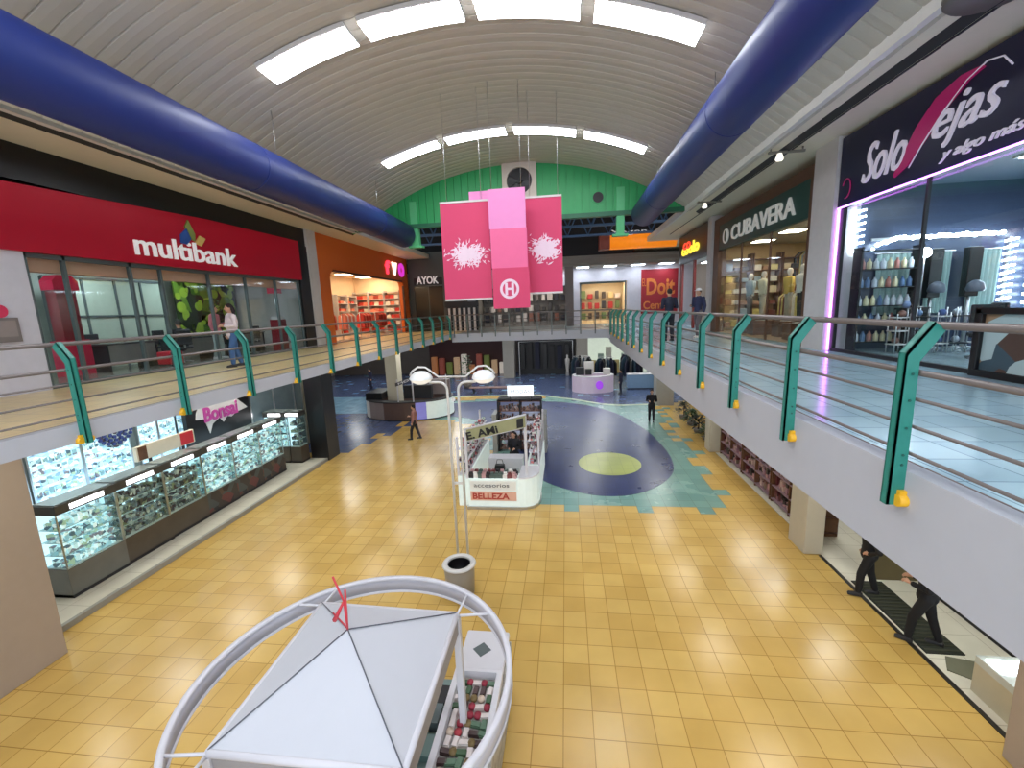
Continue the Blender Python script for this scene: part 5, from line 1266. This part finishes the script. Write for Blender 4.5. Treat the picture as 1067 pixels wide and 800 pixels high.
# round kiosk at left
t = thing('oval_kiosk', 'oval kiosk of brown and lit white counters around the tan pillar on the left', 'kiosk', (-9.5, 24.8, 0))
seg = []
cxk, cyk, ra, rb = -9.55, 25.0, 2.7, 1.9
n = 26
mk = [mat('oval_brown', (96, 74, 66), .5), mat('oval_white', (200, 196, 190), .5), m_lit, mat('oval_grey', (130, 116, 112), .5), mat('oval_purple', (110, 108, 170), .5, emit=.3)]
def aa(k): return 2*PI*k/n
for k in range(n):
    a0, a1 = aa(k), aa(k+1); am = (a0+a1)/2
    P = [(cxk+ra*math.cos(a0), cyk+rb*math.sin(a0)), (cxk+ra*math.cos(a1), cyk+rb*math.sin(a1)), (cxk+(ra-.5)*math.cos(a1), cyk+(rb-.5)*math.sin(a1)), (cxk+(ra-.5)*math.cos(a0), cyk+(rb-.5)*math.sin(a0))]
    d = math.degrees(am) % 360
    mm = mk[2] if (d > 300 or d < 20) else mk[4] if d > 285 else mk[0] if 243 < d <= 285 else mk[3] if 218 < d <= 243 else mk[1] if 180 < d <= 218 else mk[0]
    B().prism(P, 'z', .06, 1.05).build('counter_panel', mm, t)
ringo = [(cxk+(ra+.03)*math.cos(aa(k)), cyk+(rb+.03)*math.sin(aa(k))) for k in range(n)]; ringi = [(cxk+(ra-.52)*math.cos(aa(k)), cyk+(rb-.52)*math.sin(aa(k))) for k in range(n)]
b = B(); b2 = B()
for k in range(n):
    j = (k+1) % n; b.prism([ringo[k], ringo[j], ringi[j], ringi[k]], 'z', 1.05, 1.1); b2.prism([ringo[k], ringo[j], ringi[j], ringi[k]], 'z', 0, .06)
b.build('counter_top', m_dark, t); b2.build('plinth', m_dark, t)
for (x0, x1, y0, y1, z0, z1, mm, nm) in ((-11.9, -10.9, 24.0, 25.8, 1.1, 1.5, m_black, 'dark_cabinet'), (-9.6, -7.9, 24.2, 24.5, 1.1, 1.9, m_dark, 'tall_shelf'), (-8.6, -7.2, 25.6, 25.9, 1.1, 2.0, mk[3], 'tall_shelf')):
    B().box(x0, x1, y0, y1, z0, z1).build(nm, mm, t)
for x, y in ((-8.7, 23.3), (-7.2, 25.0), (-9.6, 23.3)): B().box(x-.03, x+.03, y-.03, y+.03, 1.1, 2.4).build('canopy_post', m_kw, t)
b = B(); b.prism([(-9.7, 2.0), (-8.0, 2.55), (-8.0, 2.75), (-9.7, 2.2)], 'y', 23.26, 23.34); b.build('slanted_board', mat('slant_grey', (84, 80, 80), .5), t)
text('board_lettering', 'MOVIL', m_ltr, t, Vector((-9.5, 23.26, 2.1)), Vector((1.7, 0, .55)).normalized(), Vector((-.55, 0, 1.7)).normalized(), 1.3, .12, .01)

# white-purple kiosk at right + dark racks behind
t = thing('white_purple_kiosk', 'low white kiosk with a purple emblem beyond the blue disc on the right', 'kiosk', (1.9, 31.2, 0))
n = 20; b = B()
for k in range(n):
    a0, a1 = 2*PI*k/n, 2*PI*(k+1)/n
    P = [(1.9+1.5*math.cos(a0), 31.6+1.1*math.sin(a0)), (1.9+1.5*math.cos(a1), 31.6+1.1*math.sin(a1)), (1.9+1.15*math.cos(a1), 31.6+.8*math.sin(a1)), (1.9+1.15*math.cos(a0), 31.6+.8*math.sin(a0))]
    B().prism(P, 'z', .0, 1.15).build('counter_panel', mat('kiosk_lilac', (200, 184, 202), .4, emit=.05), t)
    b.prism(P, 'z', 1.15, 1.2)
b.build('counter_top', m_kw, t)
B().prism([(1.9+.18*math.cos(a)*1.4+.4, .6+.3*math.sin(a)) for a in [2*PI*k/14 for k in range(14)]], 'y', 30.42, 30.5).build('purple_emblem', mat('emblem_purple', (120, 50, 170), .5, emit=.5), t)
for x, z, r in ((1.0, 1.2, .3), (1.6, 1.2, .22), (2.9, 1.2, .25)): B().box(x-r, x+r, 31.4, 31.8, 1.2, 1.2+r*1.8).build('display_box', m_white if x > 2 else m_black, t)
B().box(1.3, 2.0, 31.9, 32.2, 1.2, 2.1).build('screen', m_white, t)
m_nv = mat('cloth_navy', (26, 30, 52), .7)
for i, (x, y, h) in enumerate(((1.2, 34.0, 2.3), (3.1, 34.6, 2.1), (5.0, 34.1, 2.4))):
    t = thing('dark_market_stall', 'tall heap-shaped stall hung with navy clothes behind the purple kiosk, %s one' % ['left', 'middle', 'right'][i], 'stall', (x, y, 0), 'navy clothes stalls')
    B().tube([(x, y, 0), (x, y, h)], .04, 8).build('pole', m_chrome, t)
    R_ = random.Random(i+40)
    for k in range(14):
        a = 2*PI*k/14; r = .62
        c = Vector((x+r*math.cos(a), y+r*.8*math.sin(a), 0))
        b = B(Matrix.Translation(c) @ Matrix.Rotation(a, 4, 'Z')); hh = h*R_.uniform(.82, 1)
        b.prism([(-.28, hh*.35), (.28, hh*.35), (.24, hh*.85), (.05, hh), (-.05, hh), (-.24, hh*.85)], 'y', -.05, .05)
        b.build('garment', [m_nv, m_black, mat('cloth_teal_dark', (24, 50, 66), .7)][k % 3], t)
    B().lathe((x, y, h-.05), [(.62, 0), (.64, .03), (.6, .03)], 24).build('ring', m_chrome, t)
counter(4.4, 6.6, 31.9, 32.6, 0, 1.1, 'pale blue counter right of the purple kiosk on the lower floor', m_kw, mat('counter_blue', (120, 150, 180), .5))

# lower far shops
t = thing('dark_red_shop', 'dark red shop front with warm goods far under the cross gallery', 'shop', (-10, 41, 0))
B().box(-13.5, -5.8, 41.6, 41.9, 0, 4.4).build('back_wall', mat('dark_red', (58, 20, 22), .6), t)
for i in range(10):
    x = -12.9+i*.75; c = [(150, 96, 60), (120, 60, 50), (90, 100, 50), (170, 140, 110), (200, 190, 180)][i % 5]
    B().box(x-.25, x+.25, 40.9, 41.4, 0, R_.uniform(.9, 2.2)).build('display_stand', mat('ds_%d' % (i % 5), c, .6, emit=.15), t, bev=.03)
B().box(-13.5, -5.8, 40.6, 41.6, 3.9, 4.4).build('fascia', mat('fascia_brown', (70, 50, 44), .6), t)
t = thing('black_shop', 'black shop front with dark hanging clothes and a white figure under the cross gallery', 'shop', (-2, 39, 0))
B().box(-4.5, .8, 40.2, 40.4, 0, 4.4).build('back_wall', m_black, t)
for i in range(7): B().box(-4.2+i*.68, -3.75+i*.68, 39.5, 39.8, .6, 2.9+.2*math.sin(i)).build('hanging_dress', [m_black, m_dark, m_nv][i % 3], t, bev=.04)
B().tube([(-4.3, 39.65, 3.1), (.6, 39.65, 3.1)], .03, 6).box(-4.33, -4.27, 39.6, 39.7, 0, 3.1).box(.57, .63, 39.6, 39.7, 0, 3.1).build('rail', m_chrome, t)
B().lathe((.1, 39.0, .0), [(.001, 0), (.16, 0), (.12, .5), (.2, 1.2), (.22, 1.5), (.07, 1.62), (.1, 1.8), (.001, 1.95)], 14).build('white_figure', m_white, t)
t = thing('pale_shop', 'pale lit shop beside the grey pillar far on the lower floor', 'shop', (3.5, 40, 0))
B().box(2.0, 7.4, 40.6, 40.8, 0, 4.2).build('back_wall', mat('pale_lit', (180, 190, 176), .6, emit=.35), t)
for i in range(7): B().box(2.2+i*.7, 2.7+i*.7, 39.9, 40.3, 0, 1.2+.6*(i % 3)).build('display_stand', mat('pale_%d' % (i % 3), [(200, 180, 120), (150, 170, 160), (214, 210, 196)][i % 3], .6), t, bev=.03)
plant(-7.9, 33.5, 0, 2.6, .9, 'leafy potted plant by the dark red shop on the lower floor', m_leaf, n=120, seed=8)
t = thing('brown_bench', 'long brown bench across the floor behind the street lamp', 'bench', (-5.6, 30.6, 0))
B().box(-7.2, -4.0, 30.9, 31.5, .40, .46).build('seat', mat('bench_brown', (130, 96, 84), .5), t, bev=.01)
for x in (-6.9, -5.6, -4.3): B().box(x-.04, x+.04, 30.95, 31.45, 0, .40).build('leg', m_dark, t)

# ------------------------------------------------------------------ right lower shops
struct('wall_lower_shop', B().box(6.5, 9.0, 9.4, 9.5, 0, 4.2), mat('olive_wall', (96, 84, 52), .6))
struct('wall_lower_shop_right', B().box(6.2, 9.0, 17.8, 17.9, 0, 4.2), m_lw)
m_pk = confetti('pink_goods', [(176, 130, 130), (110, 70, 66), (150, 110, 120), (60, 50, 44), (190, 160, 150), (120, 100, 80), (96, 40, 44)], 5)
for i, (y0, y1) in enumerate(((11.2, 13.3), (13.4, 15.5), (15.6, 17.7))):
    t = thing('display_shelf', 'low shelf of pink and brown goods under the right gallery, %s' % ['nearest', 'middle', 'farthest'][i], 'shelf', (6.5, (y0+y1)/2, .012), 'goods shelves under the right gallery')
    for y in (y0, (y0+y1)/2, y1-.02): B().box(6.15, 6.85, y, y+.03, .012, 1.9).build('upright', m_wood, t)
    for q in range(4): B().box(6.15, 6.85, y0, y1, .1+q*.42, .13+q*.42).build('shelf_board', mat('board_mauve', (146, 120, 130), .6), t)
    R_ = random.Random(60+i); b = B()
    for q in range(4):
        for j in range(15): b.box(6.2+R_.uniform(0, .1), 6.45+R_.uniform(0, .2), y0+.06+j*.135, y0+.17+j*.135, .132+q*.42, .132+q*.42+R_.uniform(.12, .34))
    o = b.build('goods', m_pk, t); o['kind'] = 'stuff'
for i, (x, y, h) in enumerate(((6.2, 23.4, .9), (6.25, 22.1, .8), (6.2, 20.8, .85), (6.25, 19.6, .7))):
    plant(x, y, 0, h, .55, 'dark leafy potted plant on the lower floor along the right, %s from the cream pillar' % ['fourth', 'third', 'second', 'first'][i], m_leaf if i % 2 else mat('leaf_dark', (44, 50, 36), .6), n=110, seed=20+i)
t = thing('floor_mat', 'long dark green ribbed floor mat beside the two figures in black', 'mat', (6.35, 7.9, .012))
B().box(6.05, 6.65, 7.3, 9.3, .012, .035).build('mat_base', mat('mat_green', (36, 40, 30), .8), t)
b = B()
for k in range(19): b.box(6.07, 6.63, 7.35+k*.102, 7.39+k*.102, .035, .045)
b.build('rib', mat('mat_rib', (56, 58, 44), .8), t)
t = thing('grey_mat', 'small grey green mat in front of the glass counter, right of the dark mat', 'mat', (6.35, 6.6, .012))
B().prism([(6.1, 6.95), (6.5, 6.66), (6.9, 7.1), (6.3, 7.25)], 'z', .012, .03).build('mat_base', mat('mat_grey', (110, 110, 90), .8), t)
t = thing('lit_glass_counter', 'glass counter with a bright lamp strip on its top at the lower right corner', 'display counter', (6.9, 6.2, .012))
B().box(6.15, 6.95, 5.75, 6.6, .012, .5).build('base', mat('counter_cream', (190, 182, 156), .4), t)
B().box(6.15, 6.95, 5.75, 6.6, .5, .62).build('case', mat('case_pale', (200, 206, 200), .2), t)
B().box(6.2, 6.85, 5.85, 6.05, .62, .64).build('lamp_strip', m_lampc, t); B().box(6.2, 6.85, 6.25, 6.5, .62, .64).build('lamp_strip', m_lampc, t)
for i, (x, y) in enumerate(((6.65, 8.9), (6.9, 9.1))):
    t = thing('paper_card', ['white notice card on the olive wall under the right gallery', 'lower white notice card on the olive wall'][i], 'card', (6.9+i*.3, 9.39, .8-i*.3))
    B().box(6.75+i*.35, 6.95+i*.35, 9.385, 9.399, .8-i*.35, 1.0-i*.35).build('card', m_white, t); B().box(6.78+i*.35, 6.92+i*.35, 9.38, 9.386, .86-i*.35, .9-i*.35).build('print', m_dark, t)
t = thing('shop_window', 'pale shop glass with a dark lower frame standing along the right of the lower hall', 'shopfront', (6.0, 8, 0))
B().box(7.4, 7.42, 5.0, 9.3, .1, 4.1).build('glass_pane', m_glass, t); B().box(7.37, 7.45, 5.0, 9.3, .012, .1).build('sill', m_dark, t)
# ------------------------------------------------------------------ people
def remesh(b, name, m, parent, vox, smooth=True):
    o = b.build(name, m, parent)
    d = o.modifiers.new('r', 'REMESH'); d.mode = 'VOXEL'; d.voxel_size = vox; d.use_smooth_shade = smooth
    s_ = o.modifiers.new('s', 'SMOOTH'); s_.factor = .5; s_.iterations = 2
    dg = bpy.context.evaluated_depsgraph_get(); me = bpy.data.meshes.new_from_object(o.evaluated_get(dg))
    o.modifiers.clear(); old = o.data; o.data = me; me.name = name; bpy.data.meshes.remove(old)
    if not me.materials: me.materials.append(m)
    return o
def limb(b, pts, rs, n=12):
    pts = [Vector(p) for p in pts]; b.tube(pts, rs, n)
    for p, r in zip(pts, rs): b.ball(p, r, n)
def person(name_label, loc, rz, top=(30, 30, 34), trs=(30, 30, 36), skin=(196, 150, 122), hair=(30, 24, 22), h=1.7, step=.0, armL=0, armR=0, long_hair=False, female=False, cap=None, group=None, sleeve=True, lean=0, head_turn=0, sit=False):
    """figure facing local +y; armL/armR: 0 hanging, 1 forearm forward, 2 on the hip; step: stride half length"""
    t = thing('person', name_label, 'person', (0, 0, 0), group)
    sk = mat('skin_%d' % skin[0], skin, .55, noise=.03); k = h/1.72
    sw = .175 if female else .195
    hip_z = .92 if not sit else .50
    up = hip_z-.92
    L = lean
    def T(x, y, z): return Vector((x*k, (y+L*max(0, z-.92))*k, (z+(up if z > .9 else 0))*k))
    legs = []
    for s_, st in ((-1, step), (1, -step)):
        if sit: legs.append([T(s_*.09, 0, .92), Vector((s_*.11*k, .42*k, .50*k)), Vector((s_*.11*k, .40*k, .09*k))])
        else: legs.append([T(s_*.09, 0, .9001), Vector((s_*.095*k, (st*.6+.03)*k, .49*k)), Vector((s_*.10*k, (st-.02)*k, .09*k))])
    arms = []
    for s_, am in ((-1, armL), (1, armR)):
        sh = T(s_*sw, 0, 1.40)
        if am == 0: el = T(s_*(sw+.06), -.02, 1.12); wr = T(s_*(sw+.07), .05, .88+.03); hd = Vector((0, .15, -1)).normalized()
        elif am == 1: el = T(s_*(sw+.05), -.02, 1.13); wr = T(s_*(sw-.06), .22, 1.14); hd = Vector((-s_*.3, .9, .1)).normalized()
        else: el = T(s_*(sw+.19), -.06, 1.16); wr = T(s_*(sw-.0), .05, 1.0); hd = Vector((-s_*.8, .5, -.2)).normalized()
        arms.append((s_, sh, el, wr, hd))
    # body: one continuous remeshed surface
    b = B()
    limb(b, [T(0, 0, .93), T(0, 0, 1.08), T(0, -.01, 1.25), T(0, -.01, 1.38)], [.125*k, .115*k, .14*k, .12*k], 16)
    limb(b, [T(-sw+.03, 0, 1.39), T(sw-.03, 0, 1.39)], [.055*k, .055*k])
    limb(b, [T(0, -.01, 1.42), T(0, .005, 1.53)], [.058*k, .05*k])
    hc = T(0, .015, 1.615)
    R_h = Matrix.Translation(hc) @ Matrix.Rotation(head_turn, 4, 'Z')
    hb = B(R_h)
    hb.ball((0, 0, .005*k), .1*k, 20, (.76, .93, 1.12)); hb.ball((0, .03*k, -.055*k), .062*k, 14, (.85, .9, .85))
    hb.tube([(0, .085*k, .02*k), (0, .108*k, -.018*k)], [.009*k, .016*k], 8); hb.ball((0, .106*k, -.02*k), .016*k, 8)
    for s_ in (-1, 1): hb.ball((s_*.078*k, -.005*k, -.005*k), .026*k, 8, (.4, .7, 1.2))
    hb.tube([(-.022*k, .088*k, -.052*k), (.022*k, .088*k, -.052*k)], .009*k, 6)
    b.v += hb.v; 
    n0 = len(b.v)-len(hb.v); b.f += [tuple(i+n0 for i in f) for f in hb.f]; b.sm += hb.sm
    for lg in legs:
        limb(b, lg, [.078*k, .052*k, .036*k])
        a = lg[2]; limb(b, [a+Vector((0, -.03*k, -.045*k)), a+Vector((0, .13*k, -.06*k))], [.035*k, .028*k])
    for s_, sh, el, wr, hd in arms:
        limb(b, [sh, el, wr], [.048*k, .038*k, .026*k])
        side = hd.cross(Vector((s_, 0, 0))).normalized() if abs(hd.x) < .9 else Vector((0, 0, 1))
        side = Vector((0, 1, 0)) if abs(hd.z) > .7 else Vector((0, 0, 1))
        pc = wr+hd*.045*k
        limb(b, [wr+hd*.01*k, wr+hd*.07*k], [.026*k, .03*k], 8)
        for q, ln in enumerate((.060, .075, .072, .055)):
            o_ = side*((q-1.5)*.019*k); p0 = wr+hd*.085*k+o_; curl = Vector((-s_, 0, 0)) if abs(hd.z) > .7 else Vector((0, 0, -1))
            b.tube([wr+hd*.06*k+o_, p0+hd*.02*k, p0+hd*ln*.6*k+curl*.012*k, p0+hd*ln*.85*k+curl*.03*k], [.0095*k, .009*k, .0085*k, .007*k], 7)
        b.tube([wr+hd*.03*k+side*.025*k, wr+hd*.06*k+side*.05*k, wr+hd*.085*k+side*.055*k], [.011*k, .010*k, .008*k], 7)
    body = remesh(b, 'body', sk, t, .0085)
    # shirt
    b = B(); e = .016*k
    limb(b, [T(0, 0, .91), T(0, 0, 1.08), T(0, -.01, 1.25), T(0, -.01, 1.36)], [.135*k+e, .118*k+e, .145*k+e, .125*k+e], 18)
    limb(b, [T(-sw+.03, 0, 1.385), T(sw-.03, 0, 1.385)], [.058*k+e, .058*k+e])
    for s_, sh, el, wr, hd in arms:
        if sleeve: limb(b, [sh, el, el.lerp(wr, .88)], [.052*k+e, .043*k+e, .033*k+e])
        else: limb(b, [sh, sh.lerp(el, .7)], [.052*k+e, .050*k+e])
    remesh(b, 'shirt', mat('cloth_%d_%d_%d' % top, top, .8, noise=.15, scale=9, bump=.3), t, .013)
    b = B()
    for lg in legs: limb(b, [lg[0], lg[1], lg[1].lerp(lg[2], .93)], [.088*k+e*.8, .062*k+e*.8, .05*k+e*.6], 14)
    limb(b, [T(-.05, 0, .93), T(.05, 0, .93)], [.105*k+e, .105*k+e])
    remesh(b, 'trousers', mat('cloth_%d_%d_%d' % trs, trs, .8, noise=.15, scale=9, bump=.3), t, .013)
    for lg in legs:
        a = lg[2]; b = B()
        limb(b, [a+Vector((0, -.035*k, -.04*k)), a+Vector((0, .06*k, -.048*k)), a+Vector((0, .15*k, -.058*k))], [.044*k, .04*k, .032*k])
        b.box(a.x-.042*k, a.x+.042*k, a.y-.075*k, a.y+.18*k, a.z-.09*k, a.z-.065*k)
        remesh(b, 'shoe', mat('shoe_dark', (28, 26, 28), .5) if trs[0] < 80 else mat('shoe_white', (200, 198, 196), .5), t, .010)
    # hair
    hb = B(R_h)
    hb.ball((0, -.018*k, .035*k), .104*k, 20, (.82, .92, 1.02))
    if long_hair:
        for x in (-.05, 0, .05): hb.tube([(x*k, -.05*k, .06*k), (x*1.4*k, -.085*k, -.06*k), (x*1.5*k, -.08*k, -.28*k)], [.05*k, .05*k, .022*k], 10)
    hr = remesh(hb, 'hair', mat('hair_%d' % hair[0], hair, .7, noise=.3, scale=40), t, .009)
    if cap:
        b = B(R_h); b.lathe((0, -.005*k, .055*k), [(.098*k, 0), (.1*k, .02*k), (.085*k, .065*k), (.04*k, .09*k), (.001, .094*k)], 20)
        b.prism([(-.07*k, .06*k), (-.06*k, .15*k), (.06*k, .15*k), (.07*k, .06*k)], 'z', .055*k, .066*k); b.build('cap', mat('cap_%d' % cap[0], cap, .7), t)
    for s_ in (-1, 1):
        b = B(R_h); b.ball((s_*.032*k, .086*k, .012*k), .010*k, 8, (1.2, .6, .8)); b.build('eye', mat('eye_dark', (20, 16, 14), .2), t)
    b = B(R_h); b.tube([(-.024*k, .0965*k, -.052*k), (0, .101*k, -.053*k), (.024*k, .0965*k, -.052*k)], .005*k, 6); b.build('mouth', mat('lip', (140, 70, 66), .5), t)
    t.location = loc; t.rotation_euler = (0, 0, rz); return t
person('person in dark top and dark trousers seen from behind, leaning at the right gallery railing', (3.45, 15.2, ZU), 0.1, (28, 30, 50), (24, 26, 34), armL=1, armR=1, step=.05)
person('person with a white cap and navy jacket walking along the right gallery shopfronts', (4.7, 16.3, ZU), 2.2, (36, 42, 74), (96, 88, 92), cap=(220, 220, 224), armR=1, step=.16)
person('long-haired woman in a white top and blue jeans walking by the left railing', (-8.9, 10.7, ZU), 2.6, (222, 206, 206), (62, 96, 140), hair=(34, 20, 18), long_hair=True, female=True, h=1.66, armL=1, step=.14)
person('person in black sitting behind the bank glass beside the red stool', (-11.75, 12.0, ZU+.012), 1.2, (26, 26, 30), (34, 36, 44), armL=1, armR=1, sit=True)
shop_chair(-11.75, 11.97, ZU+.012, 1.2+PI, 'black visitor chair under the seated person in black', grp='bank chairs')
person('person in a pink and red top and grey trousers standing inside the bank', (-11.3, 12.9, ZU+.012), -1.3, (190, 110, 120), (150, 160, 156), armL=1, step=.06)
person('person in red standing among the racks of the orange shop', (-12.5, 21.0, ZU+.012), -1.57, (190, 50, 40), (150, 60, 50), armR=1)
person('small dark figure walking on the far blue floor left of the tan pillar', (-16.0, 33.4, 0), 2.4, (36, 36, 60), (30, 30, 50), step=.1, h=1.75)
person('person in dark trousers walking on the yellow floor in front of the oval kiosk', (-7.4, 19.7, 0), 1.7, (150, 104, 96), (40, 40, 44), step=.2, armR=1)
person('person in black walking on the teal tiles right of the blue disc', (4.4, 22.8, 0), 3.0, (24, 22, 28), (26, 24, 30), step=.08, armL=1, armR=1)
person('person in dark navy standing at the right end of the purple kiosk', (3.75, 30.3, 0), 1.3, (30, 30, 52), (28, 30, 48), h=1.72)
person('person in black clothes tending the white lit kiosk', (-1.95, 15.1, 0), 2.9, (22, 22, 28), (26, 26, 32), armL=1, armR=1, long_hair=True, female=True)
person('person in black at the olive wall, farther of two under the right gallery', (6.05, 8.85, .02), 1.2, (16, 16, 20), (18, 18, 22), step=.16, armL=2)
person('person in black stepping out, the nearer of the two under the right gallery', (6.15, 7.55, .02), .9, (14, 14, 18), (16, 16, 20), step=.2, armR=1, armL=1)
person('person with dark hair at the left end of the wall panels behind the glass counters', (-12.4, 7.7, .12), -1.2, (34, 36, 44), (30, 30, 36), armR=1)
